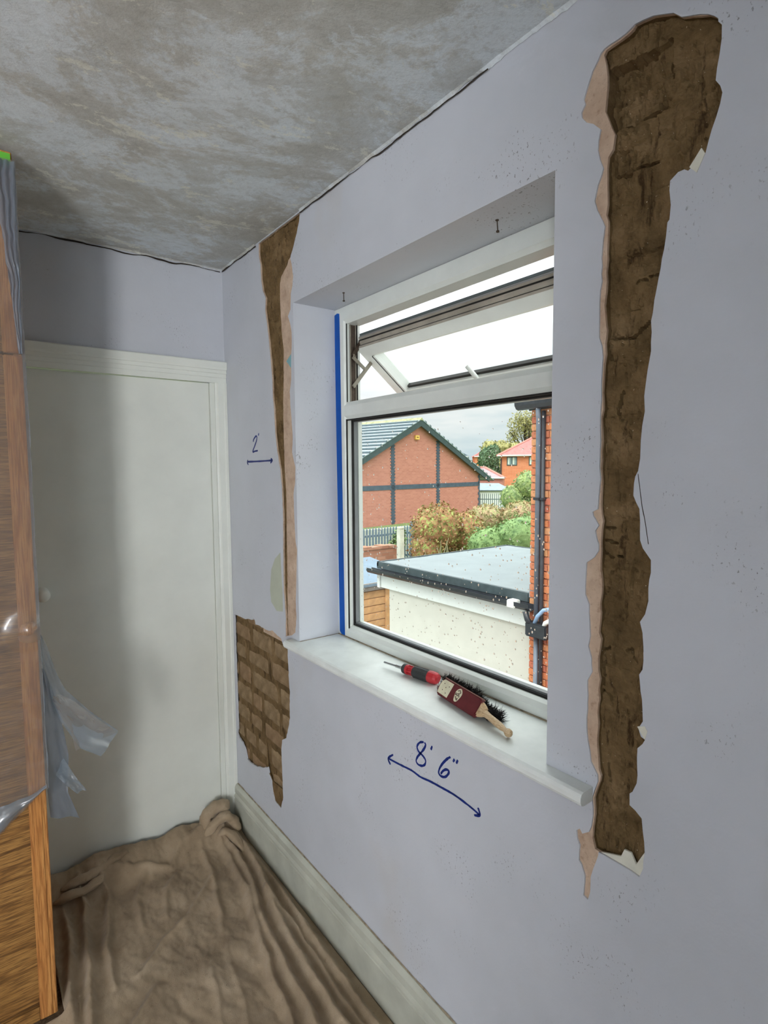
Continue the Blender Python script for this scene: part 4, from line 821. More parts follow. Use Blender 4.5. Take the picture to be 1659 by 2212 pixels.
def build_film():
    t = thing('plastic_sheet', (-0.95, -0.62, 0.6), 'thin bluish plastic film draped over the wardrobe front', 'plastic sheet')
    yf = -0.600
    # front sheet, wraps the right corner
    def zlow(x): return 0.735 if x > -0.835 else 0.735+(x+0.835)*0.82
    def front(u, v):
        x = -1.9+(1.076)*u; zb = zlow(x); z = zb+(2.535-zb)*v
        wr = 0.5+0.5*sstep(1.5, 0.8, z)
        lo = sstep(1.25, 0.85, z); y = yf-0.009-0.003*abs(fbm(x*9, z*5, 3))-(0.0007+0.0035*lo)*fbm(x*24+z*14, z*17, 8)-0.040*math.exp(-((x+0.853)**2+(z-1.229)**2)/0.0013)
        y -= 0.010*sstep(0.05, 0.0, abs(z-zb))*abs(fbm(x*40, 2))
        return (x, min(y, yf-0.006), z)
    MB().grid(front, 150, 240).build('front_film', 'film_clear', t, smooth=True, fix=False)
    def side(u, v):
        y = yf-0.010+0.33*u; zb = 0.735-0.1*u; z = zb+(2.535-zb)*v
        x = -0.8235+0.010*u*(1+fbm(y*30, z*9, 5))+0.003*fbm(y*60, z*14, 2)
        return (x, y, z)
    MB().grid(side, 40, 160).build('side_film', 'film_blue', t, smooth=True, fix=False)
    # bunched denser strip down the upper right corner
    def bunch(u, v):
        z = 2.525-0.515*v; w_ = 0.048*(1-0.9*v)+0.004
        x = -0.826-w_*(1-u)-0.004*v; y = yf-0.019-0.010*abs(sin(u*9+3*fbm(z*7, 1)))*(1-0.6*v)
        return (x+0.003*fbm(z*18, u*4), y, z)
    MB().grid(bunch, 24, 90).build('bunched_film', 'film_dense', t, smooth=True, fix=False)
    # folded-back hem hanging off the lower edge of the front sheet
    def hem(u, v):
        x = -1.9+1.07*u; zt = zlow(x)+0.012; z = zt-0.0+(0.085*sstep(-0.83, -1.0, x)+0.006)*v
        return (x, yf-0.022-0.012*sin(v*pi)-0.008*fbm(x*26, v*3, 4), z)
    MB().grid(hem, 90, 10).build('hem', 'film_blue', t, smooth=True, fix=False)
    # two loose tails fluttering past the right corner of the wardrobe
    def loft(L, R, mat, dy, seed, nv=46, nu=16, y0=-0.575):
        def pick(P, t):
            k = t*(len(P)-1); i = min(int(k), len(P)-2); f = k-i
            return P[i][0]+(P[i+1][0]-P[i][0])*f, P[i][1]+(P[i+1][1]-P[i][1])*f
        def fn(u, v):
            a, b = pick(L, v), pick(R, v); x = a[0]+(b[0]-a[0])*u; z = a[1]+(b[1]-a[1])*u
            y = y0+dy*u+0.016*fbm(u*1.3+seed, v*1.6, seed)*min(1, u*4+0.2)+0.007*sin(u*5+v*2+seed)*u+0.0012*fbm(u*9, v*14, seed)
            return (x, y, z)
        MB().grid(fn, nu, nv).build('loose_tail', mat, t, smooth=True, fix=False)
    loft([(-0.821, 1.19), (-0.815, 1.03), (-0.796, 0.95), (-0.770, 0.89), (-0.725, 0.80), (-0.668, 0.757)], [(-0.818, 1.19), (-0.800, 1.145), (-0.776, 1.045), (-0.755, 0.99), (-0.692, 0.906), (-0.608, 0.817)], 'film_blue', 0.03, 3, y0=-0.545)
    loft([(-0.796, 0.98), (-0.780, 0.93), (-0.752, 0.87), (-0.740, 0.80)], [(-0.790, 1.00), (-0.735, 0.955), (-0.660, 0.87), (-0.612, 0.815)], 'film_clear', 0.02, 5, y0=-0.552)
    loft([(-0.822, 1.09), (-0.824, 0.95), (-0.825, 0.80), (-0.823, 0.70), (-0.819, 0.62)], [(-0.814, 1.08), (-0.795, 1.02), (-0.775, 0.914), (-0.759, 0.791), (-0.767, 0.674), (-0.739, 0.578)], 'film_dense', 0.02, 9, y0=-0.565)
    loft([(-0.800, 0.75), (-0.775, 0.71), (-0.745, 0.67)], [(-0.775, 0.79), (-0.745, 0.72), (-0.716, 0.665)], 'film_blue', 0.02, 11, y0=-0.57)
build_film()

# ------------------------------------------------------------------ dust sheet
def ridge_z(x, y, R):
    z = 0.0
    for pts, h, w_ in R:
        best = 9; tt = 0
        for i in range(len(pts)-1):
            a, b = pts[i], pts[i+1]; dx, dy = b[0]-a[0], b[1]-a[1]; L2 = dx*dx+dy*dy
            t = max(0, min(1, ((x-a[0])*dx+(y-a[1])*dy)/L2)); d = math.hypot(x-a[0]-dx*t, y-a[1]-dy*t)
            if d < best: best = d; tt = (i+t)/(len(pts)-1)
        k = best/w_
        if k < 3: z += h*math.exp(-k*k*1.2)*(0.35+0.65*min(1, 6*min(tt, 1-tt)+0.25))
    return z
RIDGES = [
    ([(-0.060, 0.00), (-0.075, -0.40), (-0.130, -0.70), (-0.150, -1.00), (-0.175, -1.60)], 0.040, 0.020),
    ([(-0.100, -0.02), (-0.120, -0.40), (-0.185, -0.72), (-0.215, -1.05), (-0.26, -1.60)], 0.034, 0.017),
    ([(-0.125, -0.04), (-0.165, -0.50), (-0.250, -0.88), (-0.300, -1.30), (-0.33, -1.6)], 0.026, 0.016),
    ([(-0.045, -0.25), (-0.050, -0.60), (-0.075, -0.95), (-0.080, -1.45)], 0.024, 0.016),
    ([(-0.10, -0.55), (-0.095, -0.80), (-0.115, -1.10), (-0.10, -1.5)], 0.022, 0.012),
    ([(-0.055, 0.00), (-0.16, -0.07), (-0.26, -0.10)], 0.030, 0.022),
    ([(-0.250, -0.330), (-0.38, -0.46), (-0.49, -0.53), (-0.60, -0.62)], 0.012, 0.012),
    ([(-0.215, -0.12), (-0.235, -0.32), (-0.31, -0.62)], 0.014, 0.014),
    ([(-0.30, -0.10), (-0.36, -0.17), (-0.50, -0.12), (-0.60, -0.08)], 0.016, 0.016),
    ([(-0.34, -0.20), (-0.42, -0.30), (-0.45, -0.42)], 0.010, 0.014),
    ([(-0.46, -0.16), (-0.52, -0.26), (-0.53, -0.42)], 0.011, 0.013),
    ([(-0.62, -0.08), (-0.60, -0.17), (-0.625, -0.30), (-0.665, -0.45), (-0.67, -0.62)], 0.022, 0.014),
    ([(-0.70, -0.08), (-0.69, -0.20), (-0.715, -0.36), (-0.735, -0.56), (-0.78, -0.85)], 0.030, 0.017),
    ([(-0.76, -0.16), (-0.755, -0.32), (-0.785, -0.50), (-0.80, -0.70)], 0.028, 0.016),
    ([(-0.56, -0.70), (-0.66, -0.80), (-0.80, -0.86)], 0.014, 0.016),
    ([(-0.40, -0.75), (-0.44, -0.95), (-0.46, -1.2)], 0.006, 0.012),
    ([(-0.33, -0.70), (-0.36, -0.95), (-0.42, -1.2)], 0.007, 0.012),
]
def build_dust_sheet():
    t = thing('dust_sheet', (-0.43, -0.7, 0), 'crumpled brown cotton dust sheet covering the floor', 'dust sheet')
    xa, xb, ya, yb = -0.90, -0.024, -1.75, -0.0235
    def fn(u, v):
        x = xa+(xb-xa)*u; y = ya+(yb-ya)*v
        z = 0.006+ridge_z(x+0.008*fbm(x*9, y*9, 2), y+0.01*fbm(x*8, y*8, 5), RIDGES)
        z += 0.014*abs(fbm(x*5.5+1.5*y, y*2.4, 4))+0.006*fbm(x*16, y*7, 6)*0.6+0.0022*fbm(x*45, y*30, 8)
        z += 0.10*sstep(-0.20, -0.03, y)*(0.85+0.25*fbm(x*6, 3))*(1-0.25*sstep(-0.45, -0.2, x))
        z *= (0.35+0.65*sstep(0.0, 0.035, xb-x))
        if x < -0.815 and y > -0.62: x = -0.815-(x+0.815)*0.05
        return (x, y, max(0.004, z))
    MB().grid(fn, 200, 400).build('sheet', 'cloth', t, smooth=True, fix=False)
    # twisted bundle pushed into the corner by the door casing
    def roll(pts, rr, seed, flat=0.8):
        P = [Vector(p) for p in pts]; out = []
        for i in range(len(P)-1):
            for k in range(8): out.append(P[i].lerp(P[i+1], k/8))
        out.append(P[-1])
        out = [sum((out[max(0, min(len(out)-1, i+j))] for j in (-3, -2, -1, 0, 1, 2, 3)), Vector())/7 for i in range(len(out))]
        m = MB(); n = len(out)
        m.tube(out, [rr*(0.35+0.65*min(1, 5*min(i, n-1-i)/n+0.1)) for i in range(n)], 22, flat=flat)
        m.v = [tuple(Vector(v)+Vector((0.012*fbm(v[0]*28, v[1]*28, v[2]*28+seed), 0.010*fbm(v[1]*28+seed, v[2]*28, 3), 0.012*fbm(v[2]*30, v[0]*30+seed, 1)))*(rr/0.035)) for v in m.v]
        m.build('bundled_fold', 'cloth', t, smooth=True, fix=False)
    roll([(-0.190, -0.080, 0.055), (-0.178, -0.066, 0.115), (-0.140, -0.056, 0.142), (-0.095, -0.056, 0.138), (-0.070, -0.072, 0.112)], 0.028, 1)
    roll([(-0.195, -0.098, 0.045), (-0.150, -0.098, 0.085), (-0.100, -0.100, 0.108), (-0.060, -0.112, 0.085), (-0.050, -0.155, 0.045)], 0.024, 4)
    roll([(-0.140, -0.110, 0.030), (-0.110, -0.130, 0.060), (-0.085, -0.190, 0.045), (-0.080, -0.28, 0.025)], 0.020, 7)
    roll([(-0.76, -0.10, 0.06), (-0.70, -0.12, 0.085), (-0.64, -0.10, 0.075), (-0.57, -0.07, 0.085), (-0.50, -0.06, 0.090)], 0.020, 9)
    roll([(-0.790, -0.14, 0.05), (-0.730, -0.165, 0.070), (-0.665, -0.15, 0.055), (-0.60, -0.115, 0.070)], 0.019, 12)
build_dust_sheet()

# ------------------------------------------------------------------ tools on the sill
def plain_tools():
    plain('tool_red', srgb(176, 44, 50), 0.4, 0.4, var=0.08, scale=60)
    plain('tool_rubber', srgb(58, 60, 60), 0.6, 0.3, var=0.1, scale=90)
    plain('chrome', srgb(200, 204, 205), 0.25, 0.5, 0.9, var=0.05, scale=60)
    plain('brush_burgundy', srgb(98, 34, 38), 0.42, 0.4, var=0.12, scale=60)
    plain('brush_cream', srgb(212, 206, 178), 0.6, 0.3, var=0.07, scale=60)
    plain('badge_ink', srgb(70, 46, 40), 0.6, 0.2, var=0.1)
    plain('bristle_black', srgb(46, 44, 44), 0.9, 0.1, var=0.3, scale=200)
    plain('worn_edge', srgb(150, 112, 100), 0.6, 0.3, var=0.15, scale=70)
plain_tools()
SILLZ = 1.037
def lathe_along(p0, d, prof, n=18):
    p0 = Vector(p0); d = Vector(d).normalized(); a = d.cross(Vector((0, 0, 1))).normalized(); b = a.cross(d)
    vs = []
    for t, r in prof: vs += [p0+d*t+a*r*cos(2*pi*i/n)+b*r*sin(2*pi*i/n) for i in range(n)]
    m = len(prof)
    return MB().add(vs, [(k*n+i, k*n+(i+1) % n, (k+1)*n+(i+1) % n, (k+1)*n+i) for k in range(m-1) for i in range(n)]+[tuple(range(n))[::-1], tuple(range((m-1)*n, m*n))])
def build_screwdriver():
    tip = Vector((0.086, -1.078, SILLZ+0.0165)); end = Vector((0.119, -1.300, SILLZ+0.0185)); d = (end-tip).normalized()
    t = thing('screwdriver', (0.10, -1.2, SILLZ), 'red and black ratchet screwdriver with chrome shaft on the sill', 'screwdriver')
    A = lambda s: tip+d*s
    lathe_along(A(0.0), d, [(0, 0.0030), (0.002, 0.0036), (0.052, 0.0036), (0.0525, 0.0052), (0.074, 0.0056), (0.080, 0.0075), (0.086, 0.0085)]).build('shaft', 'chrome', t, smooth=False)
    lathe_along(A(0.086), d, [(0, 0.0125), (0.002, 0.0150), (0.012, 0.0160), (0.014, 0.0150)]).build('ratchet_collar', 'tool_rubber', t)
    lathe_along(A(0.100), d, [(0, 0.0150), (0.004, 0.0158), (0.009, 0.0150), (0.010, 0.0085), (0.026, 0.0085), (0.027, 0.0150), (0.030, 0.0160)]).build('bit_cage', 'tool_red', t)
    a = d.cross(Vector((0, 0, 1))).normalized(); b = a.cross(d)
    for k in range(6):
        w_ = 2*pi*k/6; o = a*cos(w_)*0.0125+b*sin(w_)*0.0125
        MB().tube([A(0.109)+o, A(0.128)+o], 0.0023, 8).build('cage_rib', 'tool_red', t)
    lathe_along(A(0.130), d, [(0, 0.0150), (0.004, 0.0175), (0.018, 0.0183), (0.046, 0.0176), (0.062, 0.0180)]).build('grip', 'tool_rubber', t, smooth=False)
    for k in range(12):
        w_ = 2*pi*k/12+0.2; o = a*cos(w_)*0.0178+b*sin(w_)*0.0178
        MB().tube([A(0.136)+o, A(0.188)+o], 0.0012, 6).build('grip_rib', 'tool_rubber', t)
    lathe_along(A(0.192), d, [(0, 0.0180), (0.010, 0.0186), (0.024, 0.0178), (0.032, 0.0140), (0.035, 0.007)]).build('end_cap', 'tool_red', t)
build_screwdriver()
def build_brush():
    t = thing('hand_brush', (0.06, -1.44, SILLZ), 'small bat-shaped hand brush, burgundy back and black bristles, on the sill', 'brush')
    ax = Vector((-0.170, -0.985, 0.0)).normalized()          # along the back towards the handle
    up = Vector((0.60, -0.104, 0.79)); up = (up-ax*up.dot(ax)).normalized()     # across the back, leaning to the glass
    nr = up.cross(ax).normalized()
    if nr.x > 0: nr = -nr
    O = Vector((0.063, -1.356, SILLZ+0.0055))
    L_, Wd, Th = 0.182, 0.052, 0.020
    def P(u, v, w_): return O+ax*u+up*v+nr*w_
    # back board outline: rounded far end, shoulders towards the handle
    ol = [(0.010, 0.000), (L_-0.010, 0.000), (L_, 0.006), (L_+0.004, Wd/2-0.010), (L_+0.004, Wd/2+0.010), (L_, Wd-0.006), (L_-0.010, Wd), (0.014, Wd), (0.004, Wd-0.008), (0.0, Wd/2), (0.002, 0.010)]
    def slab(poly, w0, w1):
        n = len(poly); vs = [P(u, v, w0) for u, v in poly]+[P(u, v, w1) for u, v in poly]
        return MB().add(vs, [tuple(range(n))[::-1], tuple(range(n, 2*n))]+[(k, (k+1) % n, n+(k+1) % n, n+k) for k in range(n)])
    slab(ol, -0.008, 0.010).build('back_board', 'brush_burgundy', t, bevel=0.003)
    slab([(0.010, Wd-0.0015), (L_-0.006, Wd-0.0015), (L_-0.006, Wd+0.0012), (0.010, Wd+0.0012)], -0.007, 0.009).build('worn_top_edge', 'worn_edge', t)
    slab([(0.010, 0.006), (0.058, 0.005), (0.058, Wd-0.005), (0.016, Wd-0.005), (0.008, Wd-0.012), (0.006, Wd/2)], 0.0100, 0.0106).build('cream_label', 'brush_cream', t)
    # oval badge with dark print
    c = (0.093, Wd/2+0.001)
    slab([(c[0]+0.013*cos(2*pi*k/20)*(1+0.12*sin(6*pi*k/20)), c[1]+0.019*sin(2*pi*k/20)) for k in range(20)], 0.0100, 0.0106).build('oval_badge', 'brush_cream', t)
    for q in ([(-0.007, 0.010), (0.0, 0.014), (0.007, 0.009), (0.003, 0.004), (-0.004, 0.003)], [(-0.008, 0.001), (-0.002, -0.002), (0.005, 0.001), (0.008, -0.004)], [(-0.006, -0.006), (0.0, -0.011), (0.006, -0.008)], [(-0.009, -0.003), (-0.010, 0.004)], [(0.002, -0.013), (0.007, -0.012)]):
        MB().tube([P(c[0]+a, c[1]+b, 0.0108) for a, b in q], 0.0011, 6).build('badge_print', 'badge_ink', t)
    for q in ((0.022, 0.036), (0.034, 0.028), (0.026, 0.018), (0.046, 0.034), (0.044, 0.014)):
        slab([(q[0]+0.002*cos(k), q[1]+0.0015*sin(k*1.0)) for k in (0, 1.3, 2.6, 3.9, 5.2)], 0.0104, 0.0109).build('label_mark', 'badge_ink', t)
    slab([(L_-0.002, 0.005), (L_+0.012, 0.010), (L_+0.026, Wd/2-0.009), (L_+0.026, Wd/2+0.009), (L_+0.012, Wd-0.010), (L_-0.002, Wd-0.005)], -0.007, 0.0085).build('shoulder', 'pale_handle', t, bevel=0.004)
    # turned handle
    h0 = P(L_+0.006, Wd/2, 0.001); hd = (ax+Vector((0, 0, -0.14))).normalized()
    lathe_along(h0, hd, [(-0.002, 0.0092), (0.010, 0.0095), (0.020, 0.0090), (0.034, 0.0080), (0.055, 0.0085), (0.070, 0.0088), (0.084, 0.0078), (0.092, 0.0062), (0.097, 0.0060), (0.101, 0.0086), (0.106, 0.0102), (0.112, 0.0096), (0.116, 0.006)], 16).build('handle', 'pale_handle', t, smooth=True)
    # matted bristle tufts behind the board, standing towards the glass
    core = MB(); rnd = random.Random(3)
    slab([(-0.022, 0.024), (L_+0.010, 0.022), (L_+0.018, Wd-0.016), (0.10, Wd-0.004), (-0.022, Wd+0.002)], -0.038, -0.008).build('bristle_root', 'bristle_black', t, bevel=0.006)
    m = MB()
    for k in range(6500):
        u = rnd.uniform(-0.030, L_+0.040); v = rnd.uniform(0.012, Wd+0.004-0.016*sstep(0.10, 0.20, u)+0.014*noise.noise(Vector((u*60, 1, 2)))); w0 = -0.010-rnd.random()*0.034
        b = P(u, v, w0); L = rnd.uniform(0.009, 0.022)*(1+0.9*max(0, noise.noise(Vector((u*45, v*20, 4)))))
        dr = (up*rnd.uniform(-0.1, 1.0)-nr*rnd.uniform(0.0, 0.8)+ax*rnd.uniform(-0.9, 0.9)+Vector((rnd.uniform(-.4, .4), rnd.uniform(-.4, .4), rnd.uniform(-.2, .5)))).normalized()
        s = dr.cross(Vector((rnd.random(), rnd.random(), rnd.random()))).normalized()*0.0009
        q = b+dr*L*0.55; e = b+dr*L+Vector((rnd.uniform(-.004, .004), rnd.uniform(-.004, .004), rnd.uniform(-.002, .003)))
        for p_ in (b, q, e):
            if p_.z < SILLZ+0.001: p_.z = SILLZ+0.001
            if p_.x > FX-0.002: p_.x = FX-0.002
        m.add([b-s, b+s, q+s*0.8, q-s*0.8, e], [(0, 1, 2, 3), (3, 2, 4)])
    m.build('bristles', 'bristle_black', t, fix=False, kind='stuff')
build_brush()
# ================================================================== OUTSIDE
GZ = -2.6
def build_ground():
    tag(MB().box(0.285, 12, -6, 7.84, GZ-0.2, GZ).build('ground_yard', 'tarmac'), 'pale paved yard below the window', kind='structure')
    tag(MB().box(-8, 120, 7.85, 120, GZ-0.2, -0.95).box(12, 120, -20, 7.85, GZ-0.2, -0.95).build('ground_gardens', 'grass'), 'raised grass beyond the garden wall', kind='structure')
build_ground()

def build_brick_house():
    X, Yc, zt = 3.74, 1.24, 2.27
    h = thing('brick_house', (X, Yc, GZ), 'orange brick house side wall with downpipe at the right of the view', 'house')
    MB().box(X+0.004, X+5.5, -4.0, Yc-0.006, GZ, zt).build('wall', 'mortar_pale', h)
    b0 = {}; rnd = random.Random(2)
    for k in range(65):
        z = GZ+0.0375+0.075*k+0.005
        js = [Yc, Yc-0.225, Yc-0.45, Yc-0.675] if k % 2 else [Yc, Yc-0.1125, Yc-0.3375, Yc-0.5625]
        for a, b in zip(js, js[1:]):
            L = round(a-b, 4); p = (X+0.010-rnd.uniform(0, 0.005), (a+b)/2, z)
            if L not in b0:
                o = MB().box(-0.02, 0.02, -L/2+0.005, L/2-0.005, -0.0325, 0.0325).build('brick', 'brick_loose', h, bevel=0.004, local=True)
                o.location = Vector(p)-Vector(ORG[h.name]); b0[L] = o
            else: part_copy(b0[L], h, p)
    # eaves: fascia, gutter, roof
    MB().box(X-0.012, X+0.02, -4.0, Yc+0.03, zt, zt+0.16).build('fascia_board', 'barge_dark', h)
    prof = [(X-0.125, zt+0.10), (X-0.12, zt+0.05), (X-0.095, zt+0.015), (X-0.06, zt+0.005), (X-0.025, zt+0.015), (X-0.014, zt+0.10), (X-0.020, zt+0.10), (X-0.03, zt+0.022), (X-0.06, zt+0.013), (X-0.09, zt+0.022), (X-0.113, zt+0.055), (X-0.118, zt+0.10)]
    MB().extr(prof, 'Y', -4.0, Yc+0.13).build('gutter', 'gutter_black', h)
    MB().extr([(X-0.05, zt+0.15), (X+2.75, zt+1.6), (X+5.55, zt+0.15)], 'Y', -4.0, Yc+0.03).build('roof', 'slate_edge', h)
    # downpipe and the black pipe beside it with clips, hopper and the two waste pipes
    yp, yq = 1.120, 1.066
    MB().tube([(X-0.060, yp, zt+0.02), (X-0.045, yp, zt-0.10), (X-0.045, yp, 0.16)], 0.026, 16).build('downpipe', 'pipe_grey', h, smooth=True)
    MB().tube([(X-0.045, yp, -0.06), (X-0.045, yp, GZ+0.05)], 0.024, 16).build('downpipe', 'pipe_grey', h, smooth=True)
    MB().tube([(X-0.035, yq, zt-0.02), (X-0.035, yq, GZ+0.05)], 0.021, 16).build('black_pipe', 'pipe_black', h, smooth=True)
    for z in (1.37, -0.62, -1.5):
        MB().box(X-0.078, X+0.0, yp-0.036, yp+0.036, z-0.013, z+0.013).build('pipe_clip', 'gutter_black', h, bevel=0.004)
        MB().box(X-0.064, X+0.0, yq-0.027, yq+0.027, z-0.012, z+0.012).build('pipe_clip', 'gutter_black', h, bevel=0.004)
    MB().box(X-0.13, X+0.0, 0.94, 1.20, -0.045, 0.10).build('hopper_head', 'gutter_black', h, bevel=0.012)
    MB().tube([(X-0.10, 1.215, 0.20), (X-0.10, 1.19, 0.12), (X-0.09, 1.14, 0.06)], 0.030, 12).build('gutter_outlet', 'gutter_black', h, smooth=True)
    MB().tube([(X-0.09, 1.115, 0.07), (X-0.10, 1.06, 0.18), (X-0.085, 1.00, 0.25), (X-0.07, 0.92, 0.275)], 0.020, 12).build('waste_pipe', 'pipe_blue', h, smooth=True)
    MB().tube([(X-0.09, 1.00, 0.06), (X-0.10, 0.965, 0.13), (X-0.09, 0.90, 0.17)], 0.022, 12).build('waste_pipe', 'fascia_white', h, smooth=True)
    MB().box(X-0.006, X+0.002, 1.13, 1.245, 0.33, 0.47).build('lead_flashing', 'lead', h)
build_brick_house()

def build_extension():
    x0, x1, y0, y1, zr = 3.74, 6.52, 1.255, 3.94, 0.37
    e = thing('flat_roof_extension', ((x0+x1)/2, (y0+y1)/2, GZ), 'cream rendered extension with white fascia and wet flat roof', 'extension')
    MB().box(x0+0.06, x1-0.05, y0, y1-0.20, GZ, 0.02).build('wall', 'render_cream', e)
    MB().box(x0+0.02, x1, y0+0.0, y1, 0.0, 0.25).build('fascia_board', 'fascia_white', e, bevel=0.004)
    MB().box(x0-0.004, x0+0.012, y1-0.05, y1+0.005, -0.004, 0.25).build('corner_trim', 'fascia_white', e)
    MB().box(x0+0.04, x1-0.03, y0, y1-0.03, 0.25, zr-0.012).build('roof_deck', 'flat_roof_grp', e)
    k = MB()
    def rf(u, v):
        x = x0+0.05+(x1-x0-0.09)*u; y = y0+(y1-y0-0.04)*v
        return (x, y, zr-0.010+0.004*fbm(x*3, y*3, 1)+0.0025*fbm(x*9+4*y, y*3, 2))
    MB().grid(rf, 60, 60).build('roof_membrane', 'flat_roof_grp', e, smooth=True, fix=False)
    MB().box(x0-0.01, x0+0.05, y0-0.005, y1+0.01, 0.27, zr).build('edge_trim', 'roof_edge_trim', e, bevel=0.008)
    MB().box(x0-0.01, x1, y1-0.04, y1+0.01, 0.30, zr).build('edge_trim', 'roof_edge_trim', e, bevel=0.008)
    MB().box(x1-0.05, x1, y0, y1, 0.30, zr).build('edge_trim', 'roof_edge_trim', e, bevel=0.008)
    prof = [(x0-0.115, 0.275), (x0-0.112, 0.235), (x0-0.09, 0.205), (x0-0.055, 0.200), (x0-0.02, 0.212), (x0-0.012, 0.27), (x0-0.018, 0.27), (x0-0.025, 0.218), (x0-0.055, 0.208), (x0-0.086, 0.213), (x0-0.106, 0.240), (x0-0.109, 0.275)]
    MB().extr(prof, 'Y', 1.17, 4.06).build('gutter', 'gutter_black', e)
    MB().box(x0-0.118, x0-0.01, 1.35, 1.46, 0.20, 0.285).build('gutter_joint', 'white_panel', e, bevel=0.01)
build_extension()

def build_shed():
    s = thing('timber_shed', (4.6, 5.6, GZ), 'timber shed with pale grey felt roof behind the extension', 'shed')
    yf, xa, xb = 5.0, 3.0, 5.3; zt = -0.27
    n = int((zt-GZ)/0.125); b0 = None
    for k in range(n):
        z = GZ+0.0625+0.125*k+0.02; p = ((xa+xb)/2, yf+0.006*(k % 2), z)
        if b0 is None:
            b0 = MB().box(-(xb-xa)/2, (xb-xa)/2, -0.012, 0.012, -0.058, 0.058).build('plank', 'timber_fence', s, bevel=0.004, local=True); b0.location = Vector(p)-Vector(ORG[s.name])
        else: part_copy(b0, s, p)
    MB().box(xa+0.02, xb-0.02, yf+0.02, 6.4, GZ, zt).build('carcass', 'timber_fence', s)
    MB().box(4.66, 4.74, yf-0.03, yf-0.012, GZ, zt).build('cover_strip', 'timber_fence', s)
    MB().box(xa-0.05, xb+0.05, yf-0.06, yf-0.02, -0.31, -0.19).build('roof_trim', 'shed_trim', s)
    MB().extr([(yf-0.07, -0.20), (6.4, -0.02), (6.4, -0.06), (yf-0.07, -0.24)], 'X', xa-0.06, xb+0.06).build('felt_roof', 'shed_felt', s)
build_shed()

def build_garden_wall():
    g = thing('garden_wall', (5.3, 7.7, GZ), 'weathered brick garden wall below the steel fence', 'wall')
    MB().box(3.5, 7.06, 7.6, 7.83, GZ, -0.10).build('wall', 'brick_garden', g)
    m = MB(); rnd = random.Random(4); x = 3.5
    while x < 6.85:
        L = rnd.uniform(0.2, 0.24); o = MB().box(x, x+L, 7.58, 7.85, -0.10, -0.04+rnd.uniform(-0.012, 0.012)).build('coping_brick', 'brick_garden', g); x += L+0.01
    p = thing('concrete_post', (5.54, 5.66, GZ), 'pale concrete fence post in front of the mixed hedge', 'post')
    MB().extr([(5.49, 5.61), (5.59, 5.61), (5.60, 5.71), (5.48, 5.71)], 'Z', GZ, 0.57).build('shaft', 'concrete', p, bevel=0.006)
    MB().box(5.485, 5.595, 5.605, 5.715, 0.57, 0.61).build('cap', 'concrete', p, bevel=0.01)
    f = thing('steel_fence', (6.8, 8.3, -0.95), 'grey blue steel picket fence on the left above the garden wall', 'fence')
    b0 = None
    for k in range(20):
        q = (6.28+0.088*k, 8.3, -0.30)
        if b0 is None:
            b0 = MB().extr([(-0.025, -0.62), (0.025, -0.62), (0.025, 0.54), (0.0, 0.60), (-0.025, 0.54)], 'Y', -0.008, 0.008).build('picket', 'fence_steel', f, local=True); b0.location = Vector(q)-Vector(ORG[f.name])
        else: part_copy(b0, f, q)
    for z in (0.10, -0.45): MB().box(6.2, 8.1, 8.308, 8.34, z-0.025, z+0.025).build('rail', 'fence_steel', f)
    for x in (6.36, 8.05): MB().box(x, x+0.11, 8.33, 8.42, -0.95, 0.36).build('post', 'fence_steel', f)
    b = tag(MB().box(5.5, 10.5, 9.6, 9.66, -0.95, 0.10).build('boundary_panel', 'concrete', origin=(8, 9.6, -0.95)), 'pale concrete panel behind the steel fence', 'panel')
build_garden_wall()

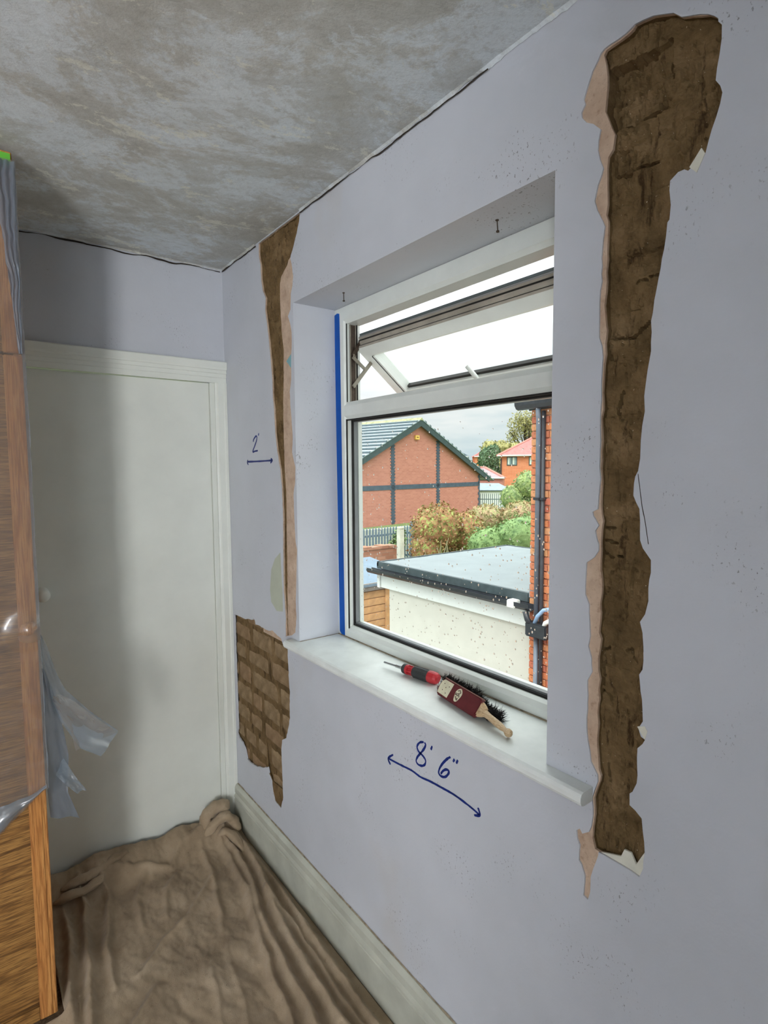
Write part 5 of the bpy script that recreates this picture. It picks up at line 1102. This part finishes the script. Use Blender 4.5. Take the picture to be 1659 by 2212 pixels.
def build_gable():
    A = Vector((17.37, 19.04, 0)); ang = rad(90-79.7)
    g = Vector((cos(ang), sin(ang), 0)); r = Vector((-sin(ang), cos(ang), 0))     # along gable, along ridge (away)
    h = thing('gable_house', (A.x, A.y, -0.95), 'red brick gable house with blue brick bands and slate roof', 'house')
    def W(s, z, d=0.0): return A+g*s+r*d+Vector((0, 0, z))
    eL, eR, ez, ap = -6.2, 5.52, 1.42, 4.00
    slope = (ap-ez)/eR
    def slab(poly, d0, d1):
        n = len(poly); return MB().add([W(s, z, d0) for s, z in poly]+[W(s, z, d1) for s, z in poly], [tuple(range(n))[::-1], tuple(range(n, 2*n))]+[(k, (k+1) % n, n+(k+1) % n, n+k) for k in range(n)])
    wl = slab([(eL, -0.95), (eR, -0.95), (eR, ez), (0, ap), (eL, ap+slope*eL)], 0.0, 9.0)
    # brick courses run level: give the gable its own object frame so the pattern follows the wall
    ob = wl.build('gable_wall', 'brick_gable', h)
    slab([(eL, 0.71), (eR, 0.71), (eR, 0.93), (eL, 0.93)], -0.02, 0.05).build('blue_band', 'blue_brick', h)
    for s0, top in ((-1.90, 3.00), (1.62, 3.10)):
        m = MB(); z = -0.92; k = 0
        while z < top:
            w_ = 0.16 if k % 2 else 0.10
            q = slab([(s0-w_, z), (s0+w_, z), (s0+w_, z+0.070), (s0-w_, z+0.070)], -0.02, 0.05); m.add(q.v, q.f); z += 0.075; k += 1
        m.build('blue_brick_strip', 'blue_brick', h, kind='stuff')
    m = MB(); z = -0.92; k = 0
    while z < 1.40:
        w_ = 0.16 if k % 2 else 0.08
        q = slab([(eR-w_, z), (eR+0.01, z), (eR+0.01, z+0.15), (eR-w_, z+0.15)], -0.02, 0.05); m.add(q.v, q.f); z += 0.16; k += 1
    m.build('blue_brick_quoin', 'blue_brick', h, kind='stuff')
    # barge boards
    for sg, e in ((1, 6.25), (-1, 6.6)):
        z1 = ap+0.10; z2 = z1-slope*e*1.0
        slab([(0, z1), (sg*e, z2), (sg*e, z2-0.26), (0, z1-0.30)], -0.22, -0.14).build('barge_board', 'barge_dark', h)
    # slate courses, each a thin lapped board of slates running up the two slopes
    for sg, nm in ((-1, 'slate_courses'), (1, 'slate_courses')):
        m = MB(); n = 18; e = 6.7
        for i in range(n):
            s0 = e*(n-i)/n; s1 = e*(n-i-1)/n-0.05
            za, zb = ap+0.16-slope*s0, ap+0.13-slope*max(0, s1)
            q = slab([(sg*s0, za+0.035), (sg*s0, za-0.03), (sg*max(0, s1), zb-0.03), (sg*max(0, s1), zb)], -0.24, 9.2); m.add(q.v, q.f)
        m.build(nm, 'slate', h, kind='stuff')
        m = MB()
        for i in range(n):
            s0 = e*(n-i)/n; za = ap+0.16-slope*s0
            q = slab([(sg*(s0+0.012), za+0.035), (sg*(s0+0.012), za-0.05), (sg*(s0-0.02), za-0.05), (sg*(s0-0.075), za+0.085)], -0.25, 9.2); m.add(q.v, q.f)
        m.build('slate_butts', 'slate_edge', h, kind='stuff')
    m = MB()
    rp = [W(-0.14, ap+0.08), W(0, ap+0.22), W(0.14, ap+0.08)]
    m.add([p+r*(-0.25) for p in rp]+[p+r*9.2 for p in rp], [(0, 1, 4, 3), (1, 2, 5, 4), (0, 2, 1), (3, 4, 5)]); m.build('ridge_tiles', 'moss_ridge', h)
    slab([(-0.29, 3.14), (0.00, 3.14), (0.00, 3.34), (-0.29, 3.34)], -0.10, 0.0).build('alarm_box', 'alarm_yellow', h, label='small yellow alarm box')
    slab([(-0.22, 3.22), (-0.07, 3.22), (-0.07, 3.27), (-0.22, 3.27)], -0.105, -0.099).build('alarm_print', 'alarm_print', h)
build_gable()

# ------------------------------------------------------------------ planting
def pushed(p, k):
    """same bearing, k times further off"""
    return tuple(CAM+(Vector(p)-CAM)*k)
def far_spec(spec, k): return [(pushed(c, k), tuple(q*k for q in r)) for c, r in spec]
def foliage(spec, n, size, seed, drop=0.0):
    """leaf cards scattered on and in a set of ellipsoids (centre, radii)"""
    rnd = random.Random(seed); m = MB(); vol = [r[0]*r[1]*r[2] for c, r in spec]; tot = sum(vol)
    for (c, r), v in zip(spec, vol):
        for _ in range(int(n*v/tot)):
            d = Vector((rnd.gauss(0, 1), rnd.gauss(0, 1), rnd.gauss(0, 1))).normalized()
            q = 1.0-drop*rnd.random()-0.12*rnd.random()+0.10*fbm(d.x*4+seed, d.y*4, d.z*4)
            p = Vector((c[0]+d.x*r[0]*q, c[1]+d.y*r[1]*q, c[2]+d.z*r[2]*q))
            a = Vector((rnd.gauss(0, 1), rnd.gauss(0, 1), rnd.gauss(0, 1))); a = (a+d*0.6).normalized()
            t = a.cross(Vector((rnd.gauss(0, 1), rnd.gauss(0, 1), rnd.gauss(0, 1)))).normalized(); b = a.cross(t)
            s = size*rnd.uniform(0.6, 1.3)
            m.add([p-t*s, p-b*s*0.45+a*s*0.1, p+t*s, p+b*s*0.45+a*s*0.1], [(0, 1, 2, 3)])
    return m
def plant(name, label, cat, spec, n, size, mat, seed, base, core=True, drop=0.25, trunk=None, group=None):
    t = thing(name, base, label, cat, group)
    foliage(spec, n, size, seed, drop).build('foliage', mat, t, fix=False, kind='stuff')
    if core:
        m = MB(); ic = bmesh.new(); bmesh.ops.create_icosphere(ic, subdivisions=3, radius=1.0); ic.verts.ensure_lookup_table()
        iv = [v.co.copy() for v in ic.verts]; jf = [tuple(v.index for v in f.verts) for f in ic.faces]; ic.free()
        for c, r in spec: m.add([(c[0]+v.x*r[0]*0.80*(1+0.1*fbm(v.x*3, v.y*3, v.z*3)), c[1]+v.y*r[1]*0.80, c[2]+v.z*r[2]*0.80) for v in iv], jf)
        m.build('twiggy_core', mat, t, fix=False)
    if trunk:
        rnd = random.Random(seed+1)
        a, b, rr = Vector(trunk[0]), Vector(trunk[1]), trunk[2]
        MB().tube([a, a.lerp(b, 0.5)+Vector((rr*.5, 0, 0)), b], [rr, rr*0.8, rr*0.5], 8).build('trunk', 'bark', t)
        for k in range(trunk[3]):
            s = a.lerp(b, rnd.uniform(0.35, 1.0)); c, r = rnd.choice(spec)
            e = Vector(c)+Vector((rnd.uniform(-.8, .8)*r[0], rnd.uniform(-.8, .8)*r[1], rnd.uniform(-.3, .8)*r[2]))
            MB().tube([s, s.lerp(e, 0.5)+Vector((0, 0, rr)), e], [rr*0.4, rr*0.25, rr*0.1], 6).build('branch', 'bark', t)
    return t
def build_plants():
    plant('hedge', 'rounded hedge of mixed yellow-green and red leaves before the gable', 'hedge', [((7.75, 7.05, 0.30), (0.75, 0.62, 0.66)), ((8.35, 6.75, 0.22), (0.45, 0.5, 0.55)), ((7.45, 7.05, -0.15), (0.5, 0.45, 0.6)), ((7.9, 6.9, -0.9), (1.0, 0.6, 0.9))], 9000, 0.042, 'leaf_mix', 1, (7.8, 7.0, GZ))
    plant('hedge', 'dense fresh green hedge directly behind the flat roof', 'hedge', [((8.35, 4.95, 0.28), (0.95, 0.75, 0.52)), ((7.75, 5.4, 0.10), (0.7, 0.55, 0.45)), ((8.2, 5.1, -0.9), (1.3, 0.8, 1.0)), ((9.3, 4.4, 0.25), (0.9, 0.7, 0.55))], 11000, 0.036, 'leaf_green', 2, (8.2, 5.0, GZ))
    plant('hedge', 'low brownish hedge running behind the green hedge', 'hedge', [((10.9, 8.5, 0.25), (0.75, 0.5, 0.46)), ((11.7, 7.9, 0.30), (0.8, 0.5, 0.50)), ((12.6, 7.3, 0.3), (0.8, 0.5, 0.5))], 5000, 0.05, 'leaf_brown', 3, (11.4, 8.2, -0.95))
    plant('shrub', 'tall loose olive-green shrub beside the brick house', 'shrub', [((13.55, 9.10, 1.15), (0.55, 0.55, 0.55)), ((13.15, 9.45, 0.75), (0.45, 0.45, 0.5)), ((13.9, 8.8, 0.8), (0.6, 0.6, 0.8)), ((13.4, 9.2, 0.1), (0.7, 0.6, 0.8))], 6000, 0.05, 'leaf_shrub', 4, (13.5, 9.1, -0.95), drop=0.45, trunk=((13.5, 9.1, -0.95), (13.5, 9.1, 1.0), 0.06, 8))
    plant('tree', 'dark evergreen tree behind the far tip of the gable', 'tree', far_spec([((30.6, 26.5, 2.3), (0.85, 0.85, 1.0)), ((30.6, 26.5, 1.0), (1.1, 1.1, 1.2)), ((30.9, 26.3, 2.9), (0.55, 0.55, 0.65))], 1.24), 5000, 0.16, 'leaf_dark', 5, (38.1, 33.4, -0.95), trunk=((38.1, 33.4, -0.95), (38.1, 33.4, 2.5), 0.15, 4))
    plant('tree', 'large airy autumn tree showing branches above the red roof', 'tree', far_spec([((36.2, 27.8, 5.3), (1.45, 1.45, 1.3)), ((37.2, 27.0, 4.6), (1.3, 1.3, 1.5)), ((35.5, 28.3, 4.3), (0.8, 0.8, 0.8))], 1.34), 3600, 0.13, 'leaf_autumn', 6, (48.9, 38.1, -0.95), core=False, drop=0.7, trunk=((48.9, 38.1, -0.95), (49.0, 38.0, 6.0), 0.24, 22))
    plant('tree', 'middling olive tree between the evergreen and the red roof', 'tree', far_spec([((34.0, 28.3, 3.2), (1.1, 1.1, 0.8)), ((33.3, 28.9, 3.3), (0.75, 0.75, 0.75)), ((34.8, 27.6, 3.0), (1.0, 1.0, 0.9)), ((34, 28.3, 1.6), (1.6, 1.4, 1.3))], 1.24), 5000, 0.15, 'leaf_autumn', 7, (42.4, 35.7, -0.95), drop=0.4, trunk=((42.4, 35.7, -0.95), (42.4, 35.7, 3.2), 0.18, 6))
    # loose bramble stems poking up before the mixed hedge
    t = thing('bramble', (6.9, 6.1, GZ), 'thin arching straw-coloured bramble stems in front of the mixed hedge', 'bramble'); rnd = random.Random(8)
    for k in range(7):
        b = Vector((6.7+0.09*k, 6.1, -0.6)); e = b+Vector((rnd.uniform(-.25, .25), rnd.uniform(-.1, .1), rnd.uniform(0.65, 0.95)))
        MB().tube([b, b.lerp(e, 0.6)+Vector((0, 0, 0.06)), e], [0.010, 0.008, 0.004], 6).build('stem', 'moss_ridge', t)
    m = plant('climber', 'green ivy climbing over the right end of the steel fence', 'climber', [((7.55, 8.2, 0.0), (0.22, 0.12, 0.30)), ((7.35, 8.2, -0.2), (0.2, 0.1, 0.22))], 700, 0.05, 'leaf_green', 12, (7.5, 8.2, -0.95), core=False, drop=0.6)
build_plants()

def hip_house(name, label, o, ang, L, Dp, z0, ez, rz, wall, roof, overhang=0.25, ridge=None):
    """block with hipped roof; origin = front left corner, front runs along ang"""
    t = thing(name, (o[0], o[1], z0), label, 'house' if 'house' in name else 'garage')
    g = Vector((cos(ang), sin(ang), 0)); r = Vector((-sin(ang), cos(ang), 0)); O = Vector((o[0], o[1], 0))
    W = lambda s, d, z: O+g*s+r*d+Vector((0, 0, z))
    MB().add([W(0, 0, z0), W(L, 0, z0), W(L, Dp, z0), W(0, Dp, z0), W(0, 0, ez), W(L, 0, ez), W(L, Dp, ez), W(0, Dp, ez)], [(0, 3, 2, 1), (4, 5, 6, 7), (0, 1, 5, 4), (1, 2, 6, 5), (2, 3, 7, 6), (3, 0, 4, 7)]).build('wall', wall, t)
    k = overhang; h = Dp/2
    q = [W(-k, -k, ez), W(L+k, -k, ez), W(L+k, Dp+k, ez), W(-k, Dp+k, ez), W(h, h, rz), W(max(h, L-h), h, rz)]
    MB().add(q, [(0, 1, 5, 4), (1, 2, 5), (2, 3, 4, 5), (3, 0, 4), (0, 3, 2, 1)]).build('roof', roof, t)
    MB().tube([q[0], q[4]], 0.09, 6).tube([q[1], q[5]], 0.09, 6).tube([q[4], q[5]], 0.09, 6).build('ridge_tiles', ridge or roof, t)
    MB().tube([q[0], q[1]], 0.06, 6).build('eaves_gutter', 'white_panel', t)
    return t, W
def build_far_houses():
    t, W = hip_house('red_roof_house', 'orange brick house with hipped red tile roof beyond the hedges', (32.75, 27.26), rad(-54), 8.0, 8.2, -0.95, 2.66, 5.15, 'brick_house', 'roof_red', ridge='ridge_red')
    def win(s0, s1, z0, z1):
        w_ = bpy.data.objects.new('window', None); COL.objects.link(w_); w_.parent = t; ORG[w_.name] = ORG[t.name]
        g = lambda a, b, c, d, e0, e1: MB().add([W(a, e0, c), W(b, e0, c), W(b, e0, d), W(a, e0, d), W(a, e1, c), W(b, e1, c), W(b, e1, d), W(a, e1, d)], [(0, 1, 2, 3), (4, 7, 6, 5), (0, 4, 5, 1), (1, 5, 6, 2), (2, 6, 7, 3), (3, 7, 4, 0)])
        g(s0, s1, z0, z1, -0.03, 0.02).build('frame', 'barge_dark', w_)
        m = (s0+s1)/2
        for a, b in ((s0+0.05, m-0.03), (m+0.03, s1-0.05)):
            g(a, b, z0+0.05, z1-0.05, -0.04, -0.02).build('pane', 'pane_dark', w_)
            g(a+0.02, (a+b)/2, z0+0.08, z1-0.06, -0.045, -0.038).build('curtain', 'curtain_pale', w_)
    win(0.50, 1.27, 1.90, 2.58); win(2.15, 2.9, 1.90, 2.58)
    MB().tube([W(0.06, -0.05, -0.9), W(0.06, -0.05, 2.45)], 0.05, 8).build('downpipe', 'pipe_black', t)
    MB().add([W(2.55, 2.2, 3.6), W(3.25, 2.2, 3.6), W(3.25, 2.9, 3.6), W(2.55, 2.9, 3.6), W(2.55, 2.2, 5.5), W(3.25, 2.2, 5.5), W(3.25, 2.9, 5.5), W(2.55, 2.9, 5.5)], [(0, 3, 2, 1), (4, 5, 6, 7), (0, 1, 5, 4), (1, 2, 6, 5), (2, 3, 7, 6), (3, 0, 4, 7)]).build('chimney', 'brick_house', t)
    hip_house('garage', 'small brick garage with hipped purple-grey roof beside the gable', (25.75, 26.25), rad(-51.5), 4.05, 2.6, -0.95, 1.05, 1.76, 'brick_gable', 'roof_purple', 0.12, 'ridge_red')
    # white shed with pale low roof behind the palisade
    s = thing('garden_shed', (26.0, 21.8, -0.95), 'white panelled shed with low pale roof behind the palisade', 'shed')
    O = Vector((24.35, 23.4, 0)); a = rad(-50); g = Vector((cos(a), sin(a), 0)); r = Vector((-sin(a), cos(a), 0)); L = 3.25
    W = lambda s_, d, z: O+g*s_+r*d+Vector((0, 0, z))
    MB().add([W(0, 0, -0.95), W(L, 0, -0.95), W(L, 2, -0.95), W(0, 2, -0.95), W(0, 0, 0.32), W(L, 0, 0.32), W(L, 2, 0.32), W(0, 2, 0.32)], [(0, 3, 2, 1), (4, 5, 6, 7), (0, 1, 5, 4), (1, 2, 6, 5), (2, 3, 7, 6), (3, 0, 4, 7)]).build('wall', 'white_panel', s)
    q = [W(-.1, -.1, 0.30), W(L+.1, -.1, 0.30), W(L+.1, 2.1, 0.30), W(-.1, 2.1, 0.30), W(0.3, 1, 0.76), W(L-0.7, 1, 0.74)]
    MB().add(q, [(0, 1, 5, 4), (1, 2, 5), (2, 3, 4, 5), (3, 0, 4), (0, 3, 2, 1)]).build('roof', 'roof_pale', s)
    MB().tube([q[0], q[1]], 0.03, 6).build('eaves_edge', 'barge_dark', s)
    f = thing('palisade_fence', (24.0, 20.0, -0.95), 'green-grey steel palisade fence in front of the white shed', 'fence')
    A, B = Vector((23.0, 21.3, 0)), Vector((24.75, 19.5, 0)); n = 22; b0 = None
    for k in range(n):
        p = A.lerp(B, k/(n-1)); p.z = -0.1
        if b0 is None:
            b0 = MB().extr([(-0.022, -0.85), (0.022, -0.85), (0.022, 0.26), (0, 0.34), (-0.022, 0.26)], 'Y', -0.008, 0.008).build('pale', 'palisade_steel', f, local=True); b0.location = p-Vector(ORG[f.name]); b0.rotation_euler.z = rad(-45.8)
        else: part_copy(b0, f, p).rotation_euler.z = rad(-45.8)
    d = (B-A).normalized()
    for z in (-0.12, -0.8): MB().obox((A+B)/2+Vector((0, 0, z)), d, d.cross(Vector((0, 0, 1))), (0, 0, 1), (B-A).length/2, 0.02, 0.025).build('rail', 'palisade_steel', f)
    # roofs on the skyline
    for nm, lab, o, L, z, rf in (('distant_house', 'far dark roofed house on the skyline behind the gable', (50.2, 52.6), 3.2, 3.3, 'slate_edge'), ('distant_house', 'far red roofed house on the skyline left of the evergreen', (53.2, 49.6), 3.4, 3.25, 'roof_red')):
        hip_house(nm, lab, o, rad(-37), L, 2.4, -0.95, z, z+0.85, 'brick_house', rf, 0.2)
build_far_houses()
